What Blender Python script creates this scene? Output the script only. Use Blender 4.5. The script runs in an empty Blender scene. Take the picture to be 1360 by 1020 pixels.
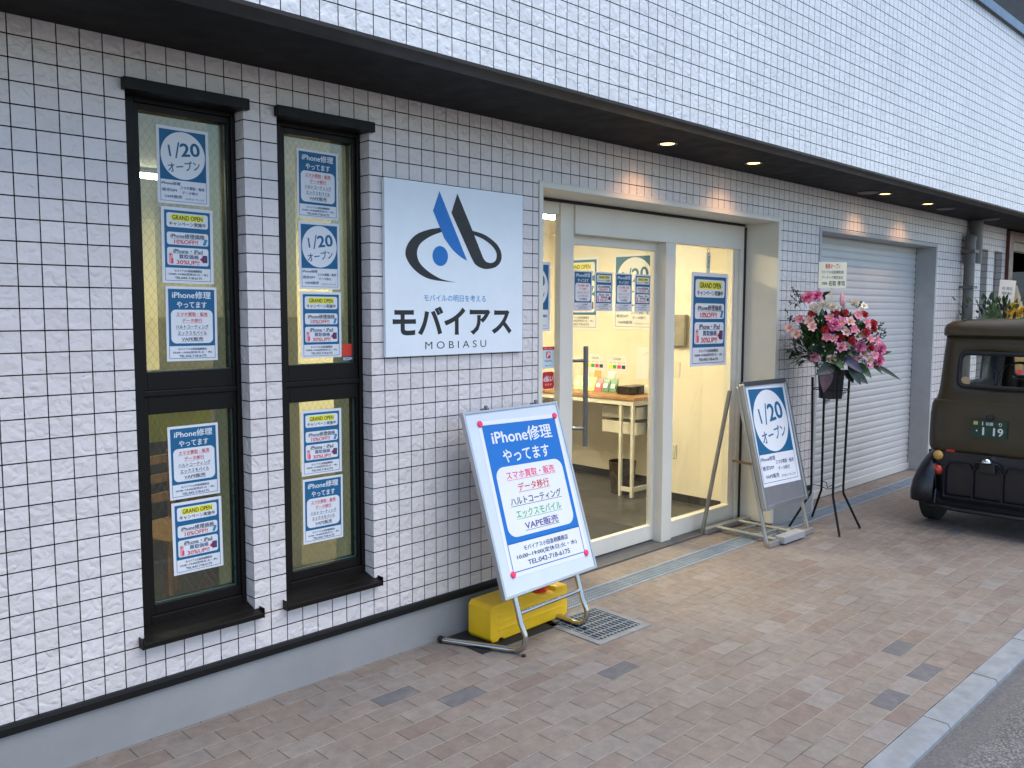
import bpy, bmesh, math, random
from mathutils import Vector, Matrix
from mathutils.geometry import tessellate_polygon
R = math.radians
random.seed(7)
scn = bpy.context.scene
col = scn.collection

# ------------------------------------------------------------------ camera
cd = bpy.data.cameras.new('camera'); cam = bpy.data.objects.new('camera', cd); col.objects.link(cam)
cd.sensor_fit = 'HORIZONTAL'; cd.sensor_width = 36.0; cd.lens = 30.10
cd.clip_start = 0.05; cd.clip_end = 500
rt = Vector((0.71474, -0.69939, 0.0022)); up = Vector((0.0586, 0.06302, 0.99629)); fw = Vector((0.69693, 0.71196, -0.08602))
cam.matrix_world = Matrix(((rt.x, up.x, -fw.x, -0.84823), (rt.y, up.y, -fw.y, -3.26448), (rt.z, up.z, -fw.z, 1.66022), (0, 0, 0, 1)))
scn.camera = cam

# ------------------------------------------------------------------ world, sun, exposure
w = bpy.data.worlds.new('World'); scn.world = w; w.use_nodes = True
nt = w.node_tree; nt.nodes.clear()
sky = nt.nodes.new('ShaderNodeTexSky'); sky.sky_type = 'NISHITA'; sky.sun_disc = False
SUN_EL, SUN_AZ = R(66), R(160)         # a veiled sun high over the street, very soft
sky.sun_elevation = SUN_EL; sky.sun_rotation = SUN_AZ
sky.air_density = 1.0; sky.dust_density = .6; sky.ozone_density = 1.8
bg = nt.nodes.new('ShaderNodeBackground'); bg.inputs[1].default_value = 0.11
wo = nt.nodes.new('ShaderNodeOutputWorld')
nt.links.new(sky.outputs[0], bg.inputs[0]); nt.links.new(bg.outputs[0], wo.inputs[0])
sl = bpy.data.lights.new('sun', 'SUN'); sl.energy = 1.3; sl.angle = R(60); sl.color = (1, .92, .85)
so = bpy.data.objects.new('sun', sl); col.objects.link(so)
sd = Vector((math.sin(SUN_AZ) * math.cos(SUN_EL), math.cos(SUN_AZ) * math.cos(SUN_EL), math.sin(SUN_EL)))
so.rotation_euler = sd.to_track_quat('Z', 'Y').to_euler(); so.location = (0, 0, 12)
vs = scn.view_settings
vs.view_transform = 'Standard'; vs.look = 'None'; vs.exposure = 1.22; vs.gamma = 1.0; vs.use_curve_mapping = False

# ------------------------------------------------------------------ helpers
class G:
    """tiny node-graph builder"""
    def __init__(s, name):
        s.m = bpy.data.materials.new(name); s.m.use_nodes = True; s.t = s.m.node_tree; s.t.nodes.clear()
        s.out = s.t.nodes.new('ShaderNodeOutputMaterial')
    def n(s, typ, **kw):
        nd = s.t.nodes.new(typ)
        for k, v in kw.items(): setattr(nd, k, v)
        return nd
    def put(s, sock, v):
        if hasattr(v, 'is_output') or isinstance(v, bpy.types.NodeSocket): s.t.links.new(v, sock)
        else: sock.default_value = v
    def math(s, op, a, b=None, c=None):
        nd = s.n('ShaderNodeMath', operation=op); s.put(nd.inputs[0], a)
        if b is not None: s.put(nd.inputs[1], b)
        if c is not None: s.put(nd.inputs[2], c)
        return nd.outputs[0]
    def mix(s, f, a, b, blend='MIX'):
        nd = s.n('ShaderNodeMix', data_type='RGBA', blend_type=blend)
        s.put(nd.inputs[0], f); s.put(nd.inputs[6], a); s.put(nd.inputs[7], b); return nd.outputs[2]
    def coord(s): return s.n('ShaderNodeTexCoord').outputs['Object']
    def sep(s, v):
        nd = s.n('ShaderNodeSeparateXYZ'); s.put(nd.inputs[0], v); return nd.outputs
    def comb(s, x, y, z):
        nd = s.n('ShaderNodeCombineXYZ'); s.put(nd.inputs[0], x); s.put(nd.inputs[1], y); s.put(nd.inputs[2], z); return nd.outputs[0]
    def noise(s, v, scale, detail=3, rough=.5, typ='FBM'):
        nd = s.n('ShaderNodeTexNoise', noise_type=typ)
        if v is not None: s.put(nd.inputs['Vector'], v)
        nd.inputs['Scale'].default_value = scale; nd.inputs['Detail'].default_value = detail; nd.inputs['Roughness'].default_value = rough
        return nd.outputs[0]
    def white(s, v):
        nd = s.n('ShaderNodeTexWhiteNoise', noise_dimensions='3D'); s.put(nd.inputs['Vector'], v); return nd.outputs
    def ramp(s, f, stops, interp='LINEAR'):
        nd = s.n('ShaderNodeValToRGB'); cr = nd.color_ramp; cr.interpolation = interp
        while len(cr.elements) < len(stops): cr.elements.new(.5)
        for e, (p, c) in zip(cr.elements, stops):
            e.position = p; e.color = (*c, 1) if len(c) == 3 else c
        s.put(nd.inputs[0], f); return nd.outputs[0]
    def mr(s, v, a, b, c=0., d=1.):
        nd = s.n('ShaderNodeMapRange'); s.put(nd.inputs[0], v)
        for i, x in enumerate((a, b, c, d)): nd.inputs[i + 1].default_value = x
        return nd.outputs[0]
    def bump(s, h, dist, strength=1., normal=None):
        nd = s.n('ShaderNodeBump'); nd.inputs['Strength'].default_value = strength; nd.inputs['Distance'].default_value = dist
        s.put(nd.inputs['Height'], h)
        if normal is not None: s.put(nd.inputs['Normal'], normal)
        return nd.outputs[0]
    def pbr(s, color, rough=.5, metal=0., normal=None, **kw):
        b = s.n('ShaderNodeBsdfPrincipled')
        s.put(b.inputs['Base Color'], color if not isinstance(color, tuple) or len(color) == 4 else (*color, 1))
        s.put(b.inputs['Roughness'], rough); s.put(b.inputs['Metallic'], metal)
        if normal is not None: s.put(b.inputs['Normal'], normal)
        for k, v in kw.items(): s.put(b.inputs[k.replace('_', ' ')], v)
        s.t.links.new(b.outputs[0], s.out.inputs[0]); return s.m

def mat(name, color, rough=.5, metal=0., var=.08, vscale=6., bump=0., bscale=60., **kw):
    """plain surface with gentle tone and gloss variation"""
    g = G(name); c = g.coord()
    nz = g.noise(c, vscale, 4, .6)
    f = g.mr(nz, .3, .7, 1 - var, 1 + var)
    colr = g.mix(1., (*color, 1), g.comb(f, f, f), 'MULTIPLY')
    rg = g.mr(g.noise(c, vscale * 2.3, 3), .3, .7, max(0, rough - .06), min(1, rough + .06))
    nm = g.bump(g.noise(c, bscale, 3), bump) if bump else None
    return g.pbr(colr, rg, metal, nm, **kw)

def emit(name, color, strength):
    g = G(name); e = g.n('ShaderNodeEmission'); e.inputs[0].default_value = (*color, 1); e.inputs[1].default_value = strength
    g.t.links.new(e.outputs[0], g.out.inputs[0]); return g.m

def srgb(r, g, b): return tuple(((c / 255 / 12.92) if c <= 10 else ((c / 255 + .055) / 1.055) ** 2.4) for c in (r, g, b))

def flat(name, rgb, rough=.55): return mat(name, srgb(*rgb), rough, var=.03)

T = 0.0758
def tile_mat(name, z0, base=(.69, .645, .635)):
    g = G(name); c = g.coord(); x, y, z = g.sep(c)
    nrm = g.n('ShaderNodeNewGeometry').outputs['Normal']; nx = g.math('ABSOLUTE', g.sep(nrm)[0])
    side = g.math('GREATER_THAN', nx, .5)
    u = g.math('ADD', g.math('MULTIPLY', x, g.math('SUBTRACT', 1., side)), g.math('MULTIPLY', g.math('ADD', y, .004), side))
    fu = g.math('DIVIDE', u, T); fz = g.math('DIVIDE', g.math('SUBTRACT', z, z0), T)
    def edge(f): return g.math('MULTIPLY', g.math('SUBTRACT', .5, g.math('ABSOLUTE', g.math('SUBTRACT', g.math('FRACT', f), .5))), T)
    wob = g.math('MULTIPLY', g.math('SUBTRACT', g.noise(c, 45, 2), .5), .0011)
    d = g.math('ADD', g.math('MINIMUM', g.math('ADD', edge(fu), .0003), edge(fz)), wob)
    tile = g.mr(d, .0015, .0026)
    cell = g.comb(g.math('FLOOR', fu), g.math('FLOOR', fz), side)
    wn = g.white(cell)
    off = g.n('ShaderNodeVectorMath', operation='MULTIPLY_ADD'); g.put(off.inputs[0], wn[1]); off.inputs[1].default_value = (9, 9, 9); g.put(off.inputs[2], c)
    warp = g.n('ShaderNodeVectorMath', operation='ADD')
    wm = g.n('ShaderNodeVectorMath', operation='SCALE'); nzv = g.n('ShaderNodeTexNoise'); nzv.inputs['Scale'].default_value = 22
    g.put(nzv.inputs['Vector'], off.outputs[0]); g.put(wm.inputs[0], nzv.outputs[1]); wm.inputs['Scale'].default_value = .03
    g.put(warp.inputs[0], off.outputs[0]); g.put(warp.inputs[1], wm.outputs[0])
    def crease(sc, det): return g.math('ABSOLUTE', g.math('SUBTRACT', g.noise(warp.outputs[0], sc, det, .45), .5))
    h = g.math('ADD', g.math('MULTIPLY', crease(17, 1), 1.5), g.math('MULTIPLY', crease(34, 1), .6))
    h = g.math('ADD', g.math('MINIMUM', h, .42), g.math('MULTIPLY', g.noise(c, 120, 2), .05))
    h = g.math('ADD', h, g.math('MULTIPLY', g.mr(d, .0013, .0026), .25))
    nm = g.bump(h, .0085, 1.)
    var = g.mr(wn[0], 0, 1, .95, 1.04); dirt = g.mr(g.noise(c, 1.6, 4), .3, .75, .95, 1.03)
    v = g.math('MULTIPLY', var, dirt)
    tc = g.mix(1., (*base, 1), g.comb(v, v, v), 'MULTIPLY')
    colr = g.mix(tile, (.006, .0055, .006, 1), tc)
    return g.pbr(colr, g.mr(tile, 0, 1, .9, .36), 0, nm, Specular_IOR_Level=g.math('MULTIPLY', tile, .5))

def glass_mat(name, tint=(.90, .95, .92), wire=False, refl=1.):
    g = G(name)
    tr = g.n('ShaderNodeBsdfTransparent'); tr.inputs[0].default_value = (*tint, 1)
    gl = g.n('ShaderNodeBsdfGlossy'); gl.inputs[0].default_value = (1, 1, 1, 1); gl.inputs['Roughness'].default_value = .015
    lw = g.n('ShaderNodeLayerWeight'); lw.inputs[0].default_value = .5
    f = g.math('MULTIPLY', g.math('ADD', g.math('MULTIPLY', g.math('POWER', lw.outputs['Facing'], 5.), .96), .035), refl)
    mx = g.n('ShaderNodeMixShader'); g.put(mx.inputs[0], f); g.t.links.new(tr.outputs[0], mx.inputs[1]); g.t.links.new(gl.outputs[0], mx.inputs[2])
    last = mx
    if wire:
        x, y, z = g.sep(g.coord())
        def ln(a):
            q = g.math('FRACT', g.math('DIVIDE', a, .036)); return g.math('LESS_THAN', q, .026)
        wv = g.math('MAXIMUM', ln(g.math('ADD', g.math('MULTIPLY', x, 1.25), g.math('MULTIPLY', z, .8))), ln(g.math('SUBTRACT', g.math('MULTIPLY', x, 1.25), g.math('MULTIPLY', z, .8))))
        df = g.n('ShaderNodeBsdfDiffuse'); df.inputs[0].default_value = (.30, .30, .29, 1)
        m2 = g.n('ShaderNodeMixShader'); g.put(m2.inputs[0], g.math('MULTIPLY', wv, .36)); g.t.links.new(mx.outputs[0], m2.inputs[1]); g.t.links.new(df.outputs[0], m2.inputs[2]); last = m2
    g.t.links.new(last.outputs[0], g.out.inputs[0]); return g.m

def paver_mat():
    g = G('paver_blocks'); c = g.coord(); x, y, z = g.sep(c)
    wobx = g.math('MULTIPLY', g.math('SUBTRACT', g.noise(c, 3.0, 2), .5), .012)
    fy = g.math('DIVIDE', g.math('ADD', y, g.math('ADD', .02, wobx)), .1); row = g.math('FLOOR', fy)
    odd = g.math('MULTIPLY', g.math('FLOORED_MODULO', row, 2.), .5)
    jit = g.math('MULTIPLY', g.white(g.comb(row, 3., 1.))[0], .10)
    fx = g.math('ADD', g.math('ADD', g.math('DIVIDE', x, .2), odd), jit); cx = g.math('FLOOR', fx)
    wn = g.white(g.comb(cx, row, 0.))
    base = g.ramp(wn[0], [(0, (.205, .170, .142)), (.22, (.197, .168, .144)), (.40, (.212, .182, .156)), (.58, (.203, .178, .156)), (.76, (.216, .192, .168)), (.88, (.188, .148, .126)), (.955, (.230, .208, .190)), (.988, (.122, .121, .126))], 'CONSTANT')
    big = g.mr(g.noise(c, .9, 4, .6), .3, .7, .86, 1.08); mid = g.mr(g.noise(c, 16, 5, .7), .25, .75, .78, 1.18); fine = g.mr(g.noise(c, 190, 2, .6), .2, .8, .84, 1.14)
    v = g.math('MULTIPLY', g.math('MULTIPLY', big, mid), fine)
    colr = g.mix(1., base, g.comb(v, v, v), 'MULTIPLY')
    # pale scuffs inside the blocks and dark wheel smudges near the van
    sc = g.mr(g.noise(c, 7, 6, .7), .56, .74, 0, .38); colr = g.mix(sc, colr, (.33, .30, .275, 1))
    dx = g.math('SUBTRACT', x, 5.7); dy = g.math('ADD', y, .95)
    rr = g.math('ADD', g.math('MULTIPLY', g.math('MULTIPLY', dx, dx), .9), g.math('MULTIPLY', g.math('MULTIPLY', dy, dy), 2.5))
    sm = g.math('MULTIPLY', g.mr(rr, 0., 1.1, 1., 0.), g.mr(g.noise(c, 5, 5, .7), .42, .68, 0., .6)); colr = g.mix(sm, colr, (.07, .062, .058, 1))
    def edge(f, s): return g.math('MULTIPLY', g.math('SUBTRACT', .5, g.math('ABSOLUTE', g.math('SUBTRACT', g.math('FRACT', f), .5))), s)
    ey = edge(fy, .1); ex = edge(fx, .2); wob = g.math('MULTIPLY', g.math('SUBTRACT', g.noise(c, 60, 3), .5), .0024)
    d = g.math('ADD', g.math('MINIMUM', ey, ex), wob)
    ins = g.mr(d, .0009, .0026)
    sand = g.mix(g.mr(g.noise(c, 2.2, 4), .36, .50), (.085, .075, .066, 1), (.31, .275, .24, 1))
    sand = g.mix(g.math('LESS_THAN', ex, ey), sand, (.085, .072, .062, 1))
    colr = g.mix(ins, sand, colr)
    h = g.math('ADD', g.math('ADD', g.mr(d, .0004, .004), g.math('MULTIPLY', g.noise(c, 160, 3), .22)), g.math('MULTIPLY', wn[0], .25))
    return g.pbr(colr, g.mr(g.noise(c, 20, 3), .3, .7, .62, .82), 0, g.bump(h, .0026, .8))

def asphalt_mat():
    g = G('asphalt'); c = g.coord(); y = g.sep(c)[1]
    vo = g.n('ShaderNodeTexVoronoi'); vo.inputs['Scale'].default_value = 150; g.put(vo.inputs['Vector'], c)
    n1 = g.white(vo.outputs['Position'])[0]
    colr = g.ramp(n1, [(0, (.075, .073, .070)), (.5, (.125, .12, .115)), (.8, (.19, .18, .17)), (1, (.27, .26, .245))])
    v = g.mr(g.noise(c, 2.5, 5, .65), .3, .7, .8, 1.15); colr = g.mix(1., colr, g.comb(v, v, v), 'MULTIPLY')
    edge = g.math('ADD', g.math('MULTIPLY', y, -1), g.math('MULTIPLY', g.noise(c, 5, 4), .16))
    colr = g.mix(g.mr(edge, 2.30, 2.38), g.mix(.65, colr, (.125, .12, .118, 1)), colr)
    return g.pbr(colr, .85, 0, g.bump(g.math('ADD', vo.outputs[0], g.noise(c, 300, 2)), .003, .7))

class MB:
    """collects shapes, then links them as ONE mesh object"""
    def __init__(s): s.v = []; s.f = []; s.mi = []
    def add(s, vs, fs, m=0):
        o = len(s.v); s.v += [tuple(p) for p in vs]; s.f += [tuple(i + o for i in f) for f in fs]; s.mi += [m] * len(fs); return s
    def box(s, x0, x1, y0, y1, z0, z1, m=0, M=None):
        vs = [Vector(p) for p in ((x0, y0, z0), (x1, y0, z0), (x1, y1, z0), (x0, y1, z0), (x0, y0, z1), (x1, y0, z1), (x1, y1, z1), (x0, y1, z1))]
        if M: vs = [M @ p for p in vs]
        return s.add(vs, [(3, 2, 1, 0), (4, 5, 6, 7), (0, 1, 5, 4), (1, 2, 6, 5), (2, 3, 7, 6), (3, 0, 4, 7)], m)
    def quad(s, a, b, c, d, m=0): return s.add([a, b, c, d], [(0, 1, 2, 3)], m)
    def tube(s, pts, r, n=10, m=0, cap=True):
        pts = [Vector(p) for p in pts]; rs = r if isinstance(r, (list, tuple)) else [r] * len(pts)
        ref = None; vs = []; fs = []
        for i, p in enumerate(pts):
            a = (pts[min(i + 1, len(pts) - 1)] - pts[max(i - 1, 0)]).normalized()
            if ref is None: ref = a.orthogonal().normalized()
            else: ref = (ref - a * ref.dot(a)).normalized()
            b = a.cross(ref)
            vs += [p + (ref * math.cos(2 * math.pi * k / n) + b * math.sin(2 * math.pi * k / n)) * rs[i] for k in range(n)]
        for i in range(len(pts) - 1):
            for k in range(n):
                fs.append((i * n + k, i * n + (k + 1) % n, (i + 1) * n + (k + 1) % n, (i + 1) * n + k))
        if cap: fs += [tuple(range(n))[::-1], tuple(range((len(pts) - 1) * n, len(pts) * n))]
        return s.add(vs, fs, m)
    def lathe(s, prof, c=(0, 0, 0), n=24, m=0, axis='Z', cap=True):
        vs = []; fs = []
        for r, h in prof:
            for k in range(n):
                a = 2 * math.pi * k / n; q = (r * math.cos(a), r * math.sin(a), h)
                if axis == 'Y': q = (q[0], q[2], q[1])
                if axis == 'X': q = (q[2], q[0], q[1])
                vs.append((q[0] + c[0], q[1] + c[1], q[2] + c[2]))
        for i in range(len(prof) - 1):
            for k in range(n): fs.append((i * n + k, i * n + (k + 1) % n, (i + 1) * n + (k + 1) % n, (i + 1) * n + k))
        if cap: fs += [tuple(range(n))[::-1], tuple(range((len(prof) - 1) * n, len(prof) * n))]
        return s.add(vs, fs, m)
    def loft(s, rings, m=0, closed=True, cap=True, skip=None):
        n = len(rings[0]); vs = [p for r in rings for p in r]; fs = []
        for i in range(len(rings) - 1):
            for k in range(n if closed else n - 1):
                if skip and skip(i, k): continue
                fs.append((i * n + k, i * n + (k + 1) % n, (i + 1) * n + (k + 1) % n, (i + 1) * n + k))
        if cap: fs += [tuple(range(n))[::-1], tuple(range((len(rings) - 1) * n, len(rings) * n))]
        return s.add(vs, fs, m)
    def build(s, name, mats, parent=None, bevel=0, smooth=False, fix=True, solid=0, seg=2):
        me = bpy.data.meshes.new(name); me.from_pydata(s.v, [], s.f); me.update()
        for m in (mats if isinstance(mats, (list, tuple)) else [mats]): me.materials.append(m)
        for p, i in zip(me.polygons, s.mi): p.material_index = i
        if fix:
            bm = bmesh.new(); bm.from_mesh(me); bmesh.ops.recalc_face_normals(bm, faces=bm.faces); bm.to_mesh(me); bm.free()
        o = bpy.data.objects.new(name, me); col.objects.link(o)
        if parent is not None: o.parent = parent
        if smooth:
            for p in me.polygons: p.use_smooth = True
            me.set_sharp_from_angle(angle=R(40))
        if solid:
            d = o.modifiers.new('solid', 'SOLIDIFY'); d.thickness = solid; d.offset = -1
        if bevel:
            d = o.modifiers.new('bevel', 'BEVEL'); d.width = bevel; d.segments = seg; d.limit_method = 'ANGLE'; d.angle_limit = R(35)
        return o

def arc(c, r, a0, a1, n, u=(1, 0, 0), v=(0, 0, 1)):
    c, u, v = Vector(c), Vector(u), Vector(v)
    return [c + u * (r * math.cos(R(a0 + (a1 - a0) * i / n))) + v * (r * math.sin(R(a0 + (a1 - a0) * i / n))) for i in range(n + 1)]

def tag(o, label=None, cat=None, group=None, kind=None):
    if label: o['label'] = label
    if cat: o['category'] = cat
    if group: o['group'] = group
    if kind: o['kind'] = kind
    return o
def empty(name, loc=(0, 0, 0), rz=0, label=None, cat=None, group=None):
    o = bpy.data.objects.new(name, None); o.empty_display_size = .1; o.location = loc; o.rotation_euler = (0, 0, rz); col.objects.link(o)
    return tag(o, label, cat, group)

# 2-D print work: layered inks on a sheet, local x right, z up, facing -y
_tc = {}
def text2d(body, bold=0.):
    key = (body, bold)
    if key not in _tc:
        c = bpy.data.curves.new('txt', 'FONT'); c.body = body; c.offset = bold; c.resolution_u = 3; c.align_x = 'CENTER'; c.fill_mode = 'FRONT'
        o = bpy.data.objects.new('txt', c); col.objects.link(o); bpy.context.view_layer.update()
        me = bpy.data.meshes.new_from_object(o.evaluated_get(bpy.context.evaluated_depsgraph_get()))
        vs = [(v.co.x, v.co.y) for v in me.vertices]; fs = [tuple(p.vertices) for p in me.polygons]
        bpy.data.objects.remove(o); bpy.data.curves.remove(c); bpy.data.meshes.remove(me)
        _tc[key] = (vs, fs)
    return _tc[key]

class Print:
    STEP = .0005
    def __init__(s, k=1.): s.mb = MB(); s.mats = []; s.k = k
    def mi(s, m):
        if m not in s.mats: s.mats.append(m)
        return s.mats.index(m)
    def poly(s, loops, m, layer):
        if not isinstance(loops[0][0], (tuple, list, Vector)): loops = [loops]
        ls = [[Vector((p[0], p[1], 0)) for p in l] for l in loops]; flat_ = [p for l in ls for p in l]
        tris = tessellate_polygon(ls)
        vs = [(p.x * s.k, -layer * s.STEP, p.y * s.k) for p in flat_]; out = []
        for t in tris:
            a, b, c = (flat_[i] for i in t)
            out.append(t if (b - a).cross(c - a).z > 0 else t[::-1])
        s.mb.add(vs, out, s.mi(m))
    def rect(s, x0, y0, x1, y1, m, layer): s.poly([(x0, y0), (x1, y0), (x1, y1), (x0, y1)], m, layer)
    def rrect(s, x0, y0, x1, y1, r, m, layer):
        pts = []
        for cx, cy, a in ((x1 - r, y0 + r, -90), (x1 - r, y1 - r, 0), (x0 + r, y1 - r, 90), (x0 + r, y0 + r, 180)):
            pts += [(cx + r * math.cos(R(a + 15 * i)), cy + r * math.sin(R(a + 15 * i))) for i in range(7)]
        s.poly(pts, m, layer)
    def ell(s, cx, cy, rx, ry, m, layer, n=40): s.poly([(cx + rx * math.cos(2 * math.pi * i / n), cy + ry * math.sin(2 * math.pi * i / n)) for i in range(n)], m, layer)
    def frame(s, x0, y0, x1, y1, t, m, layer):
        s.rect(x0, y0, x1, y0 + t, m, layer); s.rect(x0, y1 - t, x1, y1, m, layer); s.rect(x0, y0 + t, x0 + t, y1 - t, m, layer); s.rect(x1 - t, y0 + t, x1, y1 - t, m, layer)
    def text(s, body, cx, cy, width, m, layer, bold=0., rot=0., height=None, under=None, grow=0.):
        vs, fs = text2d(body, grow)
        xs = [v[0] for v in vs]; ys = [v[1] for v in vs]; w = max(xs) - min(xs); h = max(ys) - min(ys); mx = (max(xs) + min(xs)) / 2; my = (max(ys) + min(ys)) / 2
        sx = width / w; sy = (height / h) if height else sx
        cr, sr = math.cos(R(rot)), math.sin(R(rot)); q = bold * 1.15
        for i, (ox, oy) in enumerate(((-q, -q * .5), (q, -q * .5), (0, q)) if bold > 0 else ((0, 0),)):
            out = []
            for x, y in vs:
                a, b = (x - mx + ox) * sx, (y - my + oy) * sy; out.append(((cx + a * cr - b * sr) * s.k, -(layer + .2 * i) * s.STEP, (cy + a * sr + b * cr) * s.k))
            s.mb.add(out, fs, s.mi(m))
        if under:
            yb = cy - h * sy / 2 - under * 2.2; s.rect(cx - width / 2 - 1, yb, cx + width / 2 + 1, yb + under, m, layer)
    def sheet(s, x0, y0, x1, y1, m, th=.0006):
        k = s.k; s.mb.box(x0 * k, x1 * k, 0, th, y0 * k, y1 * k, s.mi(m))
    def build(s, name): return s.mb.build(name, s.mats, fix=False)

# ------------------------------------------------------------------ materials
M = {}
M['tile'] = tile_mat('split_face_tile_warm_shade', .297)  # base warmed to paint the brownish shade below the overhang
M['tile_up'] = tile_mat('split_face_tile_skylit', 2.6655, (.70, .715, .735))  # same tile as below, blued to paint the sky light on it
M['plinth'] = mat('grey_painted_plinth', (.275, .28, .28), .7, var=.10, vscale=2.2, bump=.0006, bscale=90)
M['flash'] = mat('dark_flashing', (.0065, .006, .006), .5, bump=.0003, Specular_IOR_Level=.25)
M['soffit'] = mat('dark_soffit', (.012, .0115, .0115), .7, Specular_IOR_Level=.2, var=.15, vscale=4, bump=.001, bscale=40)
M['fascia'] = mat('dark_fascia', (.024, .022, .021), .5, var=.1)
M['coping'] = mat('blue_grey_coping', (.13, .185, .24), .35, .5)
M['frame'] = mat('black_brown_aluminium', (.0055, .0042, .0038), .45, var=.1, Specular_IOR_Level=.22)
M['cream'] = mat('cream_aluminium', (.68, .66, .585), .42, var=.03)
M['glass'] = glass_mat('clear_glass', (.93, .955, .93), refl=.9)
M['wglass'] = glass_mat('wired_glass', (.80, .86, .77), wire=True, refl=1.5)
M['gedge'] = mat('green_glass_edge', (.035, .085, .08), .3)
M['iwall'] = mat('interior_wallpaper', (.76, .71, .61), .8, var=.03, bump=.0004, bscale=200)
M['iwall2'] = mat('interior_plaster', (.46, .45, .38), .8, var=.08)
M['ifloor'] = mat('dark_vinyl_floor', (.055, .055, .058), .42, var=.25, vscale=2.5)
M['iceil'] = mat('interior_ceiling', (.75, .73, .68), .8)
M['thresh'] = mat('dark_stone_threshold', (.075, .077, .08), .5, var=.15, vscale=20)
M['shutter'] = mat('grey_white_shutter', (.56, .57, .57), .42, var=.05, vscale=2)
M['shbar'] = mat('shutter_trim', (.42, .435, .44), .5)
M['pipe'] = mat('taupe_downpipe', (.135, .125, .115), .45)
M['vent'] = mat('grey_vent', (.075, .073, .072), .5)
M['steel'] = mat('chromed_tube', (.52, .50, .47), .20, 1., var=.1)
M['dsteel'] = mat('dull_dark_tube', (.20, .20, .205), .36, .9, var=.1)
M['alu'] = mat('brushed_aluminium', (.50, .51, .52), .36, .85, var=.08)
M['galv'] = mat('galvanised_steel', (.24, .30, .36), .6, .1, var=.15, vscale=12)
M['galvd'] = mat('dull_drain_frame', (.20, .215, .225), .7, .1, var=.2, vscale=15)
M['pit_shade'] = mat('drain_shade_black', (.012, .013, .015), .7)  # flat black sheet under the gratings, painting the shade of the hollow
M['black'] = mat('black_plastic', (.012, .012, .013), .45)
M['blackiron'] = mat('black_wire_rod', (.004, .004, .004), .5, Specular_IOR_Level=.25)
M['rubber'] = mat('black_rubber', (.014, .014, .015), .75, bump=.0005)
M['yellow'] = mat('yellow_polyethylene', (.93, .555, .015), .36, var=.07, vscale=9, bump=.0006, bscale=70)
M['red'] = mat('red_cap', (.62, .035, .015), .42)
M['kerb'] = mat('concrete_kerb', (.235, .255, .27), .8, var=.2, vscale=9, bump=.001, bscale=120)
M['olive'] = mat('olive_brown_paint', (.047, .0335, .0155), .38, var=.1, vscale=3, bump=.0003, bscale=20, Coat_Weight=.12)
M['navy'] = mat('blue_black_paint', (.0045, .006, .012), .34, var=.15, vscale=5, Coat_Weight=.2)
M['amber'] = mat('amber_lens', (.62, .36, .08), .18, Coat_Weight=.6)
M['lens'] = mat('red_lens', (.55, .03, .012), .18, Coat_Weight=.6)
M['chrome'] = mat('chrome', (.75, .76, .78), .08, 1.)
M['wood'] = None
M['whitem'] = mat('white_steel', (.66, .64, .58), .4)
M['redframe'] = mat('red_brown_frame', (.10, .022, .016), .4)
M['beige'] = mat('beige_panel', (.42, .36, .27), .7, var=.15)
M['gold'] = mat('golden_barrel', (.45, .27, .07), .35, var=.2)
M['fardark'] = mat('far_dark_siding', (.012, .013, .015), .7)
M['paper'] = flat('white_paper', (222, 225, 230), .6)
M['blue'] = flat('print_blue', (4, 94, 138), .6)
M['bblue'] = flat('print_bright_blue', (0, 108, 190), .6)
M['ink'] = flat('print_dark_ink', (38, 44, 66), .6)
M['bink'] = flat('print_navy_ink', (20, 58, 112), .6)
M['rink'] = flat('print_red_ink', (204, 24, 32), .6)
M['pink_ink'] = flat('print_pink_ink', (232, 60, 110), .6)
M['green_ink'] = flat('print_green_ink', (50, 170, 84), .6)
M['vink'] = flat('print_violet_ink', (66, 50, 130), .6)
M['yel'] = flat('print_yellow', (238, 232, 40), .6)
M['logo_blue'] = flat('logo_blue', (0, 112, 192), .5)
M['logo_sky'] = flat('logo_sky_blue', (40, 140, 205), .5)
M['logo_black'] = flat('logo_black', (28, 28, 32), .5)
M['board'] = flat('white_board', (228, 236, 242), .35)
M['magnet'] = flat('pink_magnet', (240, 50, 100), .4)
M['phone'] = flat('print_phone_pink', (226, 160, 165), .6)
M['purple'] = flat('print_purple', (86, 60, 110), .6)
M['gray_ink'] = flat('print_grey_ink', (110, 116, 128), .6)
g = G('oak_board'); c = g.coord(); x, y, z = g.sep(c)
nz = g.noise(g.comb(g.math('MULTIPLY', x, 14), g.math('MULTIPLY', y, 1.6), z), 3, 5, .65)
M['wood'] = g.pbr(g.ramp(nz, [(.3, (.25, .13, .055)), (.7, (.46, .27, .13))]), .5)

# ------------------------------------------------------------------ the setting
def sheet(name, x0, x1, y0, y1, z, m, thick=.2):
    return tag(MB().box(x0, x1, y0, y1, z - thick, z).build(name, m), kind='structure')
sheet('pavement', -9, 30, -2.02, 0.30, 0, paver_mat())
sheet('road', -60, 90, -60, -2.12, -.03, asphalt_mat(), .3)
sheet('ground', -200, 300, -200, 200, -.31, mat('ground_soil', (.11, .10, .09), .9), .3)
k = MB()
for i in range(-14, 50):
    x0 = 3.333 + .6 * (i - 2); z = random.uniform(-.0015, .0015)
    k.loft([[(x0 + .0025, -2.132, -.2), (x0 + .0025, -2.132, -.012 + z), (x0 + .0025, -2.122, .002 + z), (x0 + .0025, -2.026, .003 + z), (x0 + .0025, -2.022, -.002 + z), (x0 + .0025, -2.022, -.2)],
            [(x0 + .5975, -2.132, -.2), (x0 + .5975, -2.132, -.012 + z), (x0 + .5975, -2.122, .002 + z), (x0 + .5975, -2.026, .003 + z), (x0 + .5975, -2.022, -.002 + z), (x0 + .5975, -2.022, -.2)]])
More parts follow.
